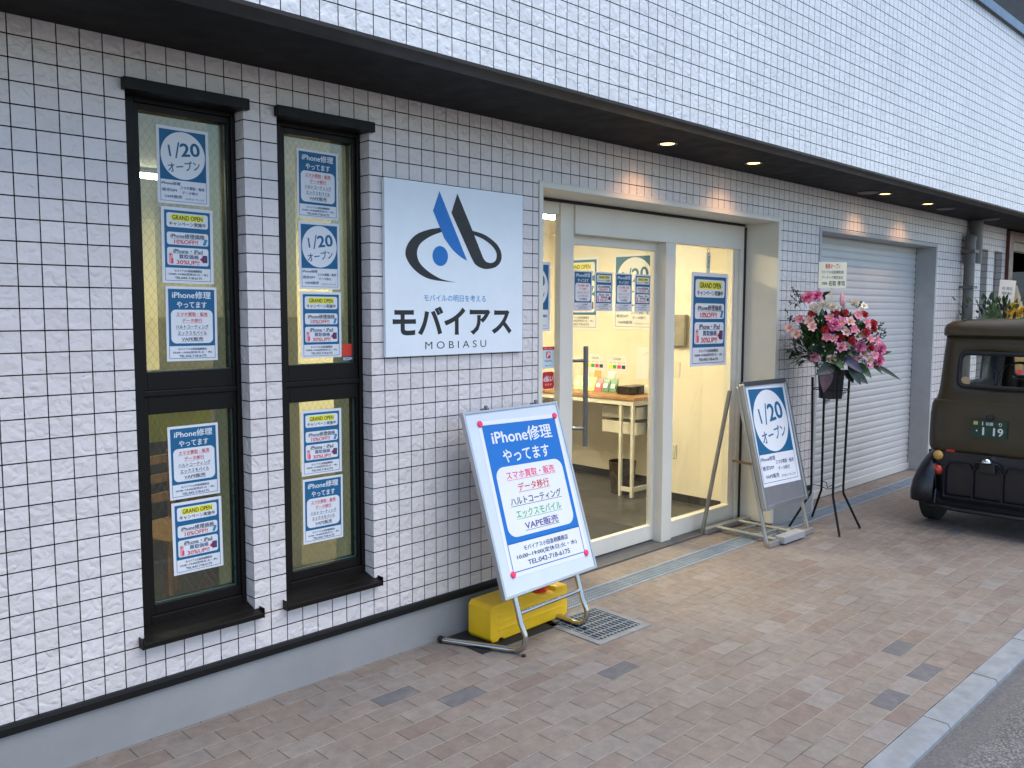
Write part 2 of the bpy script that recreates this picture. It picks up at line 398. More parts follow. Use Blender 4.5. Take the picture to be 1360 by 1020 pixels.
tag(k.build('kerb', M['kerb']), kind='structure')

# ------------------------------------------------------------------ the shop building
B = empty('shop_building', label='pale tiled two storey shop building with dark soffit, windows, entrance and roller shutter', cat='building')
W1 = (.375, .835); W2 = (.985, 1.441); WZ = (.385, 2.49); DO = (2.577, 5.18, 2.325); SH = (5.82, 8.40, 2.335)
SL1 = (9.75, 9.98); SL2 = (10.2, 10.5); XE = 10.62
def holed(x0, x1, z0, z1, holes, y0, y1):
    """a wall slab with real openings: front, back and the returns of each hole"""
    mb = MB(); xs = sorted({x0, x1, *[h[i] for h in holes for i in (0, 1)]}); zs = sorted({z0, z1, *[h[i] for h in holes for i in (2, 3)]})
    for a, b in zip(xs, xs[1:]):
        for c_, d in zip(zs, zs[1:]):
            if any(h[0] <= a and b <= h[1] and h[2] <= c_ and d <= h[3] for h in holes): continue
            mb.quad((a, y0, c_), (b, y0, c_), (b, y0, d), (a, y0, d)); mb.quad((b, y1, c_), (a, y1, c_), (a, y1, d), (b, y1, d))
    for h in holes + [(x0, x1, z0, z1)]:
        a, b, c_, d = h
        for p, q in (((a, c_), (a, d)), ((b, d), (b, c_)), ((a, d), (b, d)), ((b, c_), (a, c_))):
            if p[1] == q[1] == z0: continue
            mb.quad((p[0], y0, p[1]), (p[0], y1, p[1]), (q[0], y1, q[1]), (q[0], y0, q[1]))
    return mb
wall = holed(-6, XE, .228, 2.64, [(*W1, *WZ), (*W2, *WZ), (DO[0] - .032, DO[1], .228, DO[2] + .03), (SH[0], SH[1], .228, SH[2]), (*SL1, .5, 2.36), (*SL2, .5, 2.36)], 0, .2)
wall.build('tiled_wall', M['tile'], B, fix=False)
for a, b in ((-6, DO[0]), (DO[1], SH[0]), (SH[1], XE)): MB().box(a, b, -.006, .2, -.1, .19).build('plinth', M['plinth'], B, bevel=.004)
for a, b in ((-6, DO[0] - .03), (DO[1] + .03, SH[0] - .03), (SH[1] + .03, XE)):
    p = MB(); p.loft([[(a, -.02, .19), (a, -.02, .216), (a, -.016, .2275), (a, .1, .2275), (a, .1, .19)], [(b, -.02, .19), (b, -.02, .216), (b, -.016, .2275), (b, .1, .2275), (b, .1, .19)]])
    p.build('base_flashing', M['flash'], B)
MB().box(-6, 24, -.52, .3, 2.636, 2.66).build('soffit', M['soffit'], B)
p = MB(); pr = [(-.522, 2.64), (-.522, 2.6315), (-.545, 2.6325), (-.572, 2.640), (-.588, 2.651), (-.590, 2.6645), (-.522, 2.6645)]
p.loft([[(-6, y, z) for y, z in pr], [(24, y, z) for y, z in pr]]); p.build('fascia_trim', M['fascia'], B, smooth=True)
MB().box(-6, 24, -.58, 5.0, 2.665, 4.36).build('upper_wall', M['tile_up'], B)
p = MB(); p.box(-6, 24, -.60, -.3, 4.361, 4.40); p.box(-6, 24, -.615, -.602, 4.335, 4.42); p.build('roof_coping', M['coping'], B, bevel=.004)

# windows ---------------------------------------------------------------
def window(a, b):
    y0, y1 = .066, .16
    f = MB()
    zb, zt = .405, 2.49; gl, gr = a + .077, b - .032
    f.box(a + .001, gl - .02, y0, y1, zb, zt); f.box(gr + .012, b - .001, y0, y1, zb, zt)
    f.box(gl - .02, gr + .012, y0, y1, 2.435, zt); f.box(gl - .02, gr + .012, y0, y1, zb, .455)
    f.box(gl - .02, gr + .012, y0 + .004, y1, 1.322, 1.345)
    o = f.build('window', M['frame'], B, bevel=.003)
    for z0, z1 in ((.455, 1.322), (1.345, 2.435)):
        s = MB(); ya, yb = y0 + .012, y1 - .02
        zg0 = z0 + (.040 if z0 < 1 else .072); zg1 = z1 - (.070 if z0 < 1 else .025)
        s.box(gl - .02, gl, ya, yb, z0, z1); s.box(gr, gr + .012, ya, yb, z0, z1); s.box(gl, gr, ya, yb, z0, zg0); s.box(gl, gr, ya, yb, zg1, z1)
        s.build('sash', M['frame'], o, bevel=.002)
        pn = MB(); pn.box(gl - .002, gr + .002, .108, .114, zg0 - .002, zg1 + .002); pn.build('pane', M['wglass'], o)
        e = MB(); e.box(gr - .0025, gr, .095, .107, zg0, zg1); e.box(gl, gr - .0025, .095, .107, zg0, zg0 + .0025); e.build('glazing_bead', M['gedge'], o)
    s = MB(); pr = [(-.042, .372), (-.042, .392), (-.036, .395), (.07, .425), (.12, .425), (.12, .378)]
    s.loft([[(a - .018, y, z) for y, z in pr[:3]] + [(a - .018, -.001, .404), (a - .018, -.001, .372)], [(b + .02, y, z) for y, z in pr[:3]] + [(b + .02, -.001, .404), (b + .02, -.001, .372)]])
    s.loft([[(a + .002, -.001, .374), (a + .002, -.001, .404), (a + .002, .0655, .424), (a + .002, .0655, .388)], [(b - .002, -.001, .374), (b - .002, -.001, .404), (b - .002, .0655, .424), (b - .002, .0655, .388)]])
    s.box(a - .021, a - .017, -.044, -.001, .371, .413); s.box(b + .019, b + .023, -.044, -.001, .371, .413)
    s.build('sill', M['frame'], o, bevel=.0015)
    s = MB(); s.box(a - .014, b + .014, -.034, -.001, 2.452, 2.496); s.box(a + .002, b - .002, -.001, .065, 2.452, 2.488); s.build('drip_cap', M['frame'], o, bevel=.003)
    l = MB(); l.box(a + .002, a + .012, .162, .30, .40, 2.48); l.box(b - .012, b - .002, .162, .30, .40, 2.48); l.box(a + .012, b - .012, .162, .30, 2.465, 2.48); l.box(a + .012, b - .012, .162, .30, .40, .42)
    l.build('inner_lining', mat('pale_green_lining', (.56, .60, .50), .6), o)
window(*W1); window(*W2)
for a, b in (SL1, SL2):
    f = MB(); f.box(a, a + .05, .10, .18, .5, 2.36); f.box(b - .05, b, .10, .18, .5, 2.36); f.box(a + .05, b - .05, .10, .18, 2.30, 2.36); f.box(a + .05, b - .05, .10, .18, .5, .55); f.box(a + .05, b - .05, .10, .18, 1.35, 1.42)
    o = f.build('slot_window', M['frame'], B); MB().box(a + .05, b - .05, .135, .141, .55, 2.30).build('pane', M['wglass'], o)

# entrance --------------------------------------------------------------
D0, D1, DZ = DO
s = MB()
s.box(D0 - .031, D0, -.008, .27, .012, DZ + .029); s.box(D1 - .03, D1, -.008, .27, .012, DZ + .029); s.box(D0, D1 - .03, -.008, .27, DZ, DZ + .029)
s.box(D1, D1 + .010, -.008, -.001, .012, DZ + .036); s.box(D0 - .031, D1, -.008, -.001, DZ + .029, DZ + .036)
s.build('entrance_surround', M['cream'], B, bevel=.002)
MB().box(D0 + .002, D1 - .002, .19, .60, -.1, .012).build('threshold', M['thresh'], B, bevel=.004)
e = MB(); fy, fz = .27, .012
e.box(2.58, 2.63, fy, fy + .06, fz, 2.322); e.box(3.022, 3.10, fy, fy + .05, fz, 2.322); e.box(3.10, 3.155, fy + .012, fy + .065, fz, 2.322)
e.box(4.105, 4.222, fy, fy + .10, fz - .008, 2.13)
e.box(3.155, 5.15, fy, fy + .065, 2.13, 2.322)
e.box(5.04, 5.085, fy + .02, fy + .10, fz, 2.13); e.box(5.085, 5.15, fy, fy + .10, fz, 2.13)
e.box(4.222, 5.04, fy + .02, fy + .08, fz, .135)
e.box(2.63, 3.022, fy + .01, fy + .06, fz, .10); e.box(2.63, 3.022, fy + .01, fy + .06, 2.235, 2.322)
ef = e.build('entrance_frame', M['cream'], B, bevel=.003)
MB().box(4.218, 5.044, .312, .318, .131, 2.134).build('pane', M['glass'], ef); MB().box(2.625, 3.027, .318, .324, .096, 2.24).build('pane', M['glass'], ef)
q = MB(); q.box(5.128, 5.149, .262, .2695, .0125, 2.3); q.build('gap_shade_strip', M['rubber'], ef); q = MB(); q.box(D0 + .002, 5.127, .262, .2695, 2.306, 2.3235); q.build('head_strip', M['rubber'], ef)  # black strips painting the dark gap beside the frame and the dark line above
p = MB(); p.box(5.02, 5.036, fy + .03, fy + .0405, .14, 2.12); p.build('glazing_bead', M['iwall'], ef)
s = MB(); s.box(3.157, 3.212, .345, .385, .02, 2.19); s.box(4.075, 4.16, .345, .385, .02, 2.19); s.box(3.212, 4.075, .345, .385, .02, .128); s.box(3.212, 4.075, .345, .385, 2.072, 2.19)
sdn = s.build('sliding_door', M['cream'], B, bevel=.003)
MB().box(3.208, 4.079, .362, .368, .124, 2.076).build('pane', M['glass'], sdn)
hd = MB(); hd.tube([(3.245, .255, .80), (3.245, .255, 1.435)], .016, 14)
for z in (.915, 1.345): hd.tube([(3.245, .255, z), (3.185, .30, z), (3.185, .35, z)], .011, 8)
hd.build('handle', M['dsteel'], sdn, smooth=True)

# roller shutter ---------------------------------------------------------
S0, S1, SZ = SH
s = MB()
s.box(S0, S0 + .035, -.008, .185, 0, SZ); s.box(S1 - .035, S1, -.008, .19, 0, SZ); s.box(S0 + .035, S1 - .035, -.008, .185, SZ - .03, SZ)
s.build('shutter_surround', M['shbar'], B, bevel=.003)
s = MB(); pitch = .064; z = .075; prof = []
while z < SZ - .05:
    prof += [(.1985, z), (.1945, z + .003), (.1915, z + .016), (.1910, z + .040), (.1935, z + .0565), (.1985, z + .0600)]; z += pitch
n = len(prof); xa, xb = S0 + .035, S1 - .035
s.add([(xa, y, z) for y, z in prof] + [(xb, y, z) for y, z in prof], [(i, n + i, n + i + 1, i + 1) for i in range(n - 1)])
sh = s.build('roller_shutter', M['shutter'], B, fix=False)
for p_ in sh.data.polygons: p_.use_smooth = False
MB().box(xa, xb, .175, .215, .004, .075).build('bottom_bar', M['shutter'], sh, bevel=.004)
for kx, kz in ((6.72, .905), (6.40, .86)): MB().box(kx, kx + .08, .172, .186, kz, kz + .02).build('lock_plate', M['dsteel'], sh, bevel=.002)
MB().box(S0, S1, .26, .30, 0, SZ).build('shutter_backing', M['fardark'], B)

# pipes, downlights, vents --------------------------------------------------
q = MB(); px, py = 9.16, -.075
q.tube([(px - .02, py, .02), (px - .02, py, 2.40), (px - .02, py, 2.44), (px + .02, py, 2.44)], .055, 14)
q.tube([(px + .14, py, 2.18), (px + .14, py, 2.634)], .07, 14)
dp = q.build('downpipe', M['pipe'], B, smooth=True)
for z in (.5, 1.2, 1.9, 2.28):
    q = MB(); q.box(px - .09, px + .05, py - .07, py - .056, z, z + .03); q.box(px - .09, px - .075, py - .056, -.002, z, z + .03)
    q.build('bracket', M['pipe'], dp)
LAMP = emit('downlight_glow', (1, .60, .20), 3.2)
for lx, ly in ((3.39, -.235), (4.34, -.25), (6.46, -.25), (7.41, -.25)):
    r = MB(); r.lathe([(.058, 2.6355), (.060, 2.632), (.050, 2.6305), (.043, 2.633), (.041, 2.6355)], (lx, ly, 0), 24, cap=False)
    d = r.build('downlight', M['dsteel'], B, smooth=True)
    MB().lathe([(.041, 2.6354), (.041, 2.6340)], (lx, ly, 0), 20).build('bulb', LAMP, d)
    L = bpy.data.lights.new('downlight_beam', 'SPOT'); L.energy = 6; L.color = (1, .52, .22); L.spot_size = R(112); L.spot_blend = .95; L.shadow_soft_size = .05
    lo = bpy.data.objects.new('downlight_beam', L); lo.location = (lx, ly, 2.625); lo.rotation_euler = (R(14), 0, 0); col.objects.link(lo); lo.parent = B
for lx, ly in ((6.24, -.20), (7.86, -.25), (9.19, -.25)):
    v = MB(); v.lathe([(.085, 2.6355), (.085, 2.628), (.070, 2.622), (.02, 2.6215)], (lx, ly, 0), 24); v.build('soffit_vent', M['vent'], B, smooth=True)

# interior ------------------------------------------------------------------
MB().box(-3, 5.9, .20, 4.6, -.1, .008).build('shop_floor', M['ifloor'], B)
iw = MB(); iw.box(-3, 5.9, 4.4, 4.6, .008, 2.5); iw.box(5.75, 5.9, 1.3, 4.4, .008, 2.5); iw.box(5.32, 5.9, .40, 1.3, .008, 2.5); iw.box(-3, -2.85, .26, 4.4, .008, 2.5)
iw.build('interior_wall', M['iwall'], B)
pw = MB(); pw.box(1.9, 2.0, 1.6, 3.55, .008, 2.5); pw.build('partition_wall', M['iwall2'], B)
sk = MB(); sk.box(5.312, 5.319, .41, 1.3, .009, .075); sk.box(5.742, 5.749, 1.3, 4.39, .009, .075); sk.build('skirting', M['rubber'], B)
iw = MB(); iw.box(2.40, 5.9, .272, .44, 2.323, 2.45); iw.box(2.40, 2.579, .272, .44, .013, 2.323); iw.box(5.151, 5.32, .272, .44, .013, 2.323); iw.build('door_head_wall', M['iwall'], B)
MB().box(-3, 5.9, .20, 4.6, 2.45, 2.60).build('interior_ceiling', M['iceil'], B)
bx = MB(); bx.box(5.27, 5.3195, .90, 1.06, 1.36, 1.625); b_ = bx.build('control_box', mat('grey_beige_box', (.27, .255, .22), .5), B, bevel=.006)
MB().box(5.314, 5.3195, .97, 1.05, 1.08, 1.22).build('switch_plate', M['cream'], B, bevel=.003); MB().box(5.310, 5.3195, .99, 1.03, .38, .5).build('socket_plate', M['cream'], B, bevel=.003)
TW = emit('warm_tube', (1, .80, .50), 68); TN = emit('neutral_tube', (1, .88, .68), 20)
def fitting(x0, x1, y0, y1, m):
    o = MB().box(x0 - .03, x1 + .03, y0 - .03, y1 + .03, 2.425, 2.449).build('ceiling_light', M['whitem'], B, bevel=.004)
    MB().box(x0, x1, y0, y1, 2.405, 2.424).build('tube', m, o)
fitting(3.2, 4.4, 1.5, 1.62, TW); fitting(3.2, 4.4, 2.7, 2.82, TW)
fitting(.2, 1.4, 1.7, 1.76, TN); fitting(.2, 1.4, 2.9, 2.96, TN); 
# the dark neighbour beyond the roof, and the shop next door
nb = empty('dark_building', (18, 8, 0), label='tall dark building rising behind the blue roof coping, top right corner', cat='building')
MB().box(-8, 22, -2, 8, 0, 14).build('wall', M['fardark'], nb); MB().box(-8.6, 22.6, -2.6, 8.6, 14, 14.3).build('roof', M['fardark'], nb)

dw = empty('display_window', (10.62, 0, 0), label='red brown framed display window of the shop next door', cat='window')
f = MB(); f.box(0, .16, -.04, .2, .0, 2.62); f.box(.16, 3, -.04, .2, 2.50, 2.62); f.box(.16, 3, -.04, .2, 0, .5); f.box(2.84, 3, -.04, .2, .5, 2.5); f.build('frame', M['redframe'], dw, bevel=.004)
f = MB(); f.box(.16, .24, 0, .1, .5, 2.5); f.box(.24, 2.84, 0, .1, 2.40, 2.5); f.build('inner_frame', M['beige'], dw)
MB().box(.16, 2.84, .9, .95, .3, 2.6).build('back_panel', M['beige'], dw)
MB().box(.16, 2.84, .1, .9, .46, .5).build('shelf', M['wood'], dw)
br = empty('barrel', (11.85, .5, .5), label='golden barrel with red hoops inside the red brown display window', cat='barrel')
MB().lathe([(.30, 0), (.40, .35), (.44, .75), (.40, 1.15), (.30, 1.5)], n=32).build('staves', M['gold'], br, smooth=True)
for z, r_ in ((.35, .402), (.75, .442), (1.15, .402)): MB().lathe([(r_, z - .04), (r_ + .008, z - .04), (r_ + .008, z + .04), (r_, z + .04)], n=32, cap=False).build('hoop', M['rink'], br, smooth=True)

# ------------------------------------------------------------------ prints
FOOT = ('モバイアス小田急相模原店', '10:00~19:00(定休日:火・水)', 'TEL:042-718-6175')
def design_repair(bright=False, margin=10, k=.001, name='poster', sheet_=True, foot=FOOT):
    """blue repair poster, 210 x 297 units, origin at its centre"""
    p = Print(k); b = M['bblue'] if bright else M['blue']; ox, oy = 105, 148.5
    X = lambda x: x - ox; Y = lambda y: oy - y
    if sheet_: p.sheet(-ox, -oy, ox, oy, M['paper'])
    m_ = margin
    p.rect(X(m_), Y(236), X(210 - m_), Y(m_), b, 1)
    p.frame(X(m_), Y(297 - m_), X(210 - m_), Y(235), 1.8, b, 1)
    p.text('iPhone修理', X(105), Y(33), 158, M['paper'], 2, .018, height=29)
    p.text('やってます', X(105), Y(72), 122, M['paper'], 2, .018, height=25)
    p.rrect(X(m_ + 9), Y(226), X(201 - m_), Y(92), 20, M['paper'], 2)
    c4 = M['green_ink'] if bright else M['ink']; c1 = M['pink_ink'] if bright else M['rink']
    for t, y, w_, c in (('スマホ買取・販売', 110, 128, c1), ('データ移行', 135, 82, M['rink']), ('ハルトコーティング', 160, 134, M['ink']), ('エックスモバイル', 185, 120, c4), ('VAPE販売', 209, 88, M['vink'] if bright else M['ink'])):
        p.text(t, X(105), Y(y), w_, c, 3, .014, height=15.5, under=.9)
    for t, y, w_, h in ((foot[0], 249, 118, 9.5), (foot[1], 263, 160, 10.5), (foot[2], 277, 112, 9)):
        p.text(t, X(105), Y(y), w_, M['bink'], 2, .012, height=h)
    return p.build(name)
def design_grand(k=.001, name='poster', wall=False):
    p = Print(k); ox, oy = 105, 148.5; X = lambda x: x - ox; Y = lambda y: oy - y; b = M['blue']; P_ = M['paper']
    p.sheet(-ox, -oy, ox, oy, P_)
    p.rect(X(12), Y(236), X(198), Y(12), b, 1); p.frame(X(12), Y(288), X(198), Y(235), 1.8, b, 1)
    p.rrect(X(21), Y(78), X(189), Y(22), 9, P_, 2); p.rect(X(40), Y(52), X(170), Y(27), M['yel'], 3)
    p.text('GRAND OPEN', X(105), Y(40), 122, M['ink'], 4, .016, height=17); p.text('キャンペーン実施中', X(105), Y(64), 148, M['ink'], 3, .016, height=16)
    p.rrect(X(21), Y(146), X(189), Y(97), 9, P_, 2)
    p.text('iPhone修理価格', X(105), Y(111), 138, M['ink'], 3, .016, height=18, under=.8); p.text('10%OFF!!', X(98), Y(134), 96, M['rink'], 3, .016, height=16)
    p.poly([(X(166), Y(141)), (X(177), Y(143)), (X(186), Y(121)), (X(175), Y(118))], M['blue'], 3); p.poly([(X(168.5), Y(138)), (X(176), Y(139.5)), (X(183), Y(122.5)), (X(175.5), Y(120.5))], M['logo_sky'], 4)
    p.rrect(X(21), Y(226), X(189), Y(157), 9, P_, 2)
    p.text('iPhone・iPad', X(105), Y(171), 118, M['ink'], 3, .016, height=15, under=.8); p.text('買取価格', X(108), Y(192), 80, M['bink'], 3, .016, height=17); p.text('30%UP!!', X(104), Y(214), 92, M['rink'], 3, .016, height=16)
    p.rrect(X(27), Y(222), X(43), Y(179), 4, M['phone'], 3); p.ell(X(33), Y(186), 3, 3, M['ink'], 4, 12); p.rrect(X(36), Y(221), X(45), Y(200), 2, M['pink_ink'], 3.5)
    p.poly([(X(152), Y(200)), (X(166), Y(188)), (X(166), Y(212))], M['rink'], 3); p.rrect(X(164), Y(213), X(184), Y(184), 2, M['ink'], 3.5); p.rrect(X(167), Y(210), X(181), Y(187), 1, M['purple'], 4)
    for t, y, w_, h in ((FOOT[0], 248, 112, 10), (FOOT[1], 262, 158, 11), (FOOT[2], 276, 110, 9)): p.text(t, X(105), Y(y), w_, M['ink'], 2, .012, height=h)
    return p.build(name)
def design_open(k=.001, name='poster', H=297):
    p = Print(k); ox, oy = 105, H / 2; X = lambda x: x - ox; Y = lambda y: oy - y; P_ = M['paper']; s = H / 297
    p.sheet(-ox, -oy, ox, oy, P_)
    p.rect(X(12), Y(204 * s), X(198), Y(12), M['blue'], 1); p.frame(X(12), Y(287 * s), X(198), Y(203 * s), 1.5, M['blue'], 1)
    p.ell(X(105), Y(108 * s), 89, 92 * s, P_, 2, 64)
    p.poly([(X(44), Y(72 * s)), (X(51), Y(71 * s)), (X(58), Y(114 * s)), (X(50.5), Y(115 * s))], M['blue'], 3); p.text('/', X(82), Y(88 * s), 22, M['blue'], 3, 0, rot=4, height=62 * s)
    p.text('20', X(133), Y(82 * s), 76, M['blue'], 3, .022, rot=7, height=50 * s)
    p.text('オープン', X(107), Y(148 * s), 130, M['blue'], 3, .014, rot=9, height=36 * s)
    for t, x, y, w_, h in (('iPhone修理', 54, 218, 74, 13), ('スマホ買取・販売', 140, 232, 98, 12.5), ('格安SIM', 47, 244, 58, 13), ('データ移行', 130, 251, 64, 12), ('VAPE販売', 62, 269, 70, 13), ('スマホコーティング', 148, 274, 78, 8.5)):
        p.text(t, X(x), Y(y * s), w_, M['bink'], 2, .007, height=h * s)
    return p.build(name)
def place(o, x, y, z, label, group=None, cat='poster', roll=0, yaw=0):
    o.location = (x, y, z); o.rotation_euler = (0, R(roll), R(yaw)); return tag(o, label, cat, group)
def clone(o):
    c_ = o.copy(); col.objects.link(c_)
    for ch in o.children:
        d = ch.copy(); col.objects.link(d); d.parent = c_
    return c_
rep = design_repair(); gra = design_grand(); opn = design_open()
used = set()
def poster(src, x, z, label, y=.1055, roll=0, grp='A4 posters in the two tall windows', sc=1.0):
    o = src if src not in used else clone(src); used.add(src); o.scale = (sc, sc, sc)
    return place(o, x, y, z, label, grp, roll=roll)
Lw, Rw = 'left tall window', 'right tall window'
poster(opn, .631, 2.222, '1/20 poster with white circle at the top of the %s' % Lw, roll=.3)
poster(gra, .640, 1.912, 'yellow-headed grand open poster in the %s, between two others in the upper pane' % Lw, roll=.6)
poster(rep, .648, 1.602, 'blue repair service poster lowest in the %s upper pane' % Lw, roll=.5)
poster(rep, .640, 1.045, 'blue repair service poster in the %s lower pane, above a yellow-headed one' % Lw, roll=-.5)
poster(gra, .646, .735, 'yellow-headed grand open poster at the bottom of the %s' % Lw, roll=-.4)
poster(rep, 1.240, 2.212, 'blue repair service poster at the top of the %s' % Rw, roll=.4)
poster(opn, 1.243, 1.900, '1/20 poster with white circle in the middle of the %s upper pane' % Rw, roll=-.2)
poster(gra, 1.246, 1.592, 'yellow-headed grand open poster in the %s upper pane, beside the red security sticker' % Rw, roll=.2)
poster(gra, 1.238, 1.060, 'yellow-headed grand open poster at the top of the %s lower pane' % Rw, roll=.3)
poster(rep, 1.240, .748, 'blue repair service poster at the bottom of the %s' % Rw, roll=.3)
dg = 'small posters in a row on the sliding door'
poster(rep, 3.335, 1.785, 'blue repair poster first from the left in the row on the sliding door', .3615, 0, dg, .86)
poster(gra, 3.545, 1.782, 'yellow-headed poster second from the left in the row on the sliding door', .3615, .3, dg, .86)
poster(rep, 3.755, 1.780, 'blue repair poster third from the left in the row on the sliding door', .3615, 0, dg, .86)
poster(gra, 3.965, 1.778, 'yellow-headed poster at the right end of the row on the sliding door', .3615, .2, dg, .86)
big = poster(gra, 4.725, 1.592, 'large grand open poster alone on the fixed pane beside the sliding door', .3105, .4, None, 2.34)
pl = poster(opn, 2.835, 1.742, '1/20 poster inside the narrow side pane, half hidden by the tiled wall', .3165, 0, None, 1.4)
for o_, x_, y_, z_, sc_, lb in ((gra, 5.744, 2.50, 1.83, 2.45, 'large grand open poster on the yellow inner wall, behind the sliding door posters'), (opn, 5.744, 1.80, 1.84, 2.45, 'large 1/20 poster on the yellow inner wall, right of the grand open one')):
    c_ = clone(o_); c_.scale = (sc_,) * 3; c_.location = (x_, y_, z_); c_.rotation_euler = (0, 0, R(-90)); tag(c_, lb, 'poster', 'large posters on the inner wall')

# small stickers --------------------------------------------------------
p = Print(.001); p.sheet(-27, -40, 27, 40, flat('sticker_red', (222, 66, 50)), .0003); p.rect(-27, -40, 27, -16, flat('sticker_navy', (28, 52, 92)), 1)
p.text('SECOM', 0, -28, 49, M['paper'], 2, .03, height=14); p.rect(-5, -33, 5, -23, M['logo_sky'], 1.5)
place(p.build('security_sticker'), 1.382, .1055, 1.462, 'red and navy security sticker in the lower corner of the right tall window', cat='sticker')
p = Print(.001); p.sheet(-52, -66, 52, 66, flat('sticker_pale', (196, 216, 226)), .0003)
p.rrect(-52, 46, 52, 66, 6, M['rink'], 1); p.text('ご利用いただけます', 0, 55, 84, M['paper'], 2, .01, height=8)
p.rrect(-19, -6, 19, 36, 6, M['rink'], 1); p.text('P', 2, 15, 20, M['paper'], 2, .03, rot=-8, height=30)
p.text('PayPay', 0, -22, 62, M['ink'], 1, .006, height=15); p.text('使えます', 0, -50, 52, M['bink'], 1, .006, height=8)
place(p.build('payment_sticker'), 2.968, .3170, 1.372, 'pale blue payment sticker with a red band, upper of two by the entrance jamb', 'payment stickers beside the entrance', 'sticker')
p = Print(.001); p.mb.box(-.001, .001, 0, .0003, -.001, .001, p.mi(M['paper'])); p.rrect(-50, -52, 50, 52, 18, flat('sticker_crimson', (188, 30, 44)), 1)
p.text('d払い', 0, 10, 84, M['paper'], 2, .03, height=36)
for i in (-22, 0, 22): p.ell(i, -26, 8, 8, flat('sticker_salmon', (226, 140, 120)), 2, 16)
place(p.build('payment_sticker'), 2.968, .3170, 1.232, 'crimson rounded payment sticker, lower of two by the entrance jamb', 'payment stickers beside the entrance', 'sticker')

# hanging tag in the fixed pane
t = empty('hanging_tag', (4.735, .335, 1.94), label='small white hanging tag above the large poster in the fixed pane', cat='tag')
p = Print(.001); p.sheet(-26, 0, 26, 150, M['paper']); p.text('O', 0, 60, 26, M['bink'], 1, .01, height=44, rot=-15); p.text('O', 4, 105, 26, M['bink'], 1, .01, height=44, rot=-15)
c_ = p.build('card'); c_.parent = t
MB().tube(arc((0, 0, .165), .016, 0, 360, 16), .002, 6).tube([(0, 0, .18), (0, 0, .195)], .002, 6).build('ring', M['dsteel'], t)

# wall sign ----------------------------------------------------------------
sx, sz = 1.978, 1.852
p = Print(1.); p.mb.box(-.448, .448, 0, .018, -.411, .411, p.mi(M['board']))
q_ = lambda L: [(a - sx + .025 * 0, b - sz) for a, b in L]
def smooth(L, closed=True, n=5):
    out = []; N = len(L)
    for i in range(N):
        p0, p1, p2, p3 = (Vector(L[(i + j) % N]) for j in (-1, 0, 1, 2))
        for s_ in range(n):
            u = s_ / n; v = .5 * ((2 * p1) + (p2 - p0) * u + (2 * p0 - 5 * p1 + 4 * p2 - p3) * u * u + (3 * p1 - p0 - 3 * p2 + p3) * u ** 3)
            out.append((v.x, v.y))
    return out
def part_smooth(L, corners, n=6):
    """Catmull-Rom through L, keeping sharp the points whose index is in corners"""
    out = []; N = len(L)
    for i in range(N):
        j = (i + 1) % N
        p1, p2 = Vector(L[i]), Vector(L[j]); p0 = 2 * p1 - p2 if i in corners else Vector(L[i - 1]); p3 = 2 * p2 - p1 if j in corners else Vector(L[(j + 1) % N])
        if i in corners and j in corners: out.append(tuple(p1)); continue
        for s_ in range(n):
            u = s_ / n; v = .5 * ((2 * p1) + (p2 - p0) * u + (2 * p0 - 5 * p1 + 4 * p2 - p3) * u * u + (3 * p1 - p0 - 3 * p2 + p3) * u ** 3)
            out.append((v.x, v.y))
    return out
blue = [(1.8552, 2.2311), (2.0323, 1.9053), (1.9925, 1.9214), (1.9403, 1.9533), (1.8854, 2.0056), (1.8148, 2.1345)]
blk = [(1.9688, 2.2304), (2.0689, 2.0561), (2.1411, 2.0437), (2.1969, 2.0218), (2.2465, 1.9889), (2.2695, 1.947), (2.261, 1.9075), (2.2253, 1.8805), (2.1689, 1.8693), (2.1272, 1.8729), (2.0862, 1.8905), (2.0592, 1.9243), (1.9308, 2.1342)]
hole = [(2.0796, 2.0349), (2.1411, 2.0186), (2.1969, 1.9914), (2.228, 1.9624), (2.2351, 1.9372), (2.2252, 1.9133), (2.1969, 1.9009), (2.1619, 1.9056), (2.1411, 1.9229)]
swo = [(1.8579, 2.0567), (1.7894, 2.0435), (1.7164, 2.0172), (1.6684, 1.977), (1.6479, 1.9341), (1.6558, 1.8972), (1.691, 1.8565), (1.751, 1.8207), (1.8249, 1.8036), (1.9657, 1.7954), (1.9009, 1.8036), (1.8501, 1.8148), (1.7818, 1.8454), (1.7333, 1.8817), (1.7167, 1.9186), (1.7218, 1.9518), (1.7462, 1.9814), (1.8015, 2.013), (1.8704, 2.0383)]
p.poly(q_(part_smooth(blue, {0, 1, 4, 5})), M['logo_blue'], 2)
p.poly([q_(part_smooth(blk, {0, 1, 11, 12})), q_(part_smooth(hole, {0, 8}))], M['logo_black'], 2)
p.poly(q_(part_smooth(swo, {0, 9, 18})), M['logo_black'], 1)
p.ell(1.8586 - sx, 1.921 - sz, .0485, .0480, M['logo_blue'], 2)
p.text('モバイルの明日を考える', 1.957 - sx, 1.7175 - sz, .402, M['logo_sky'], 1, .006, height=.033)
p.text('モバイアス', 1.957 - sx, 1.606 - sz, .774, M['logo_black'], 1, 0, height=.142, grow=.034)
p.text('M O B I A S U', 1.962 - sx, 1.489 - sz, .399, M['logo_black'], 1, 0, height=.036, grow=-.004)
sg = p.build('shop_sign'); place(sg, sx - .022, -.0215, sz, 'square white shop sign with blue and black M emblem on the tiled wall', cat='sign')
sg.scale = (1, 1, 1)

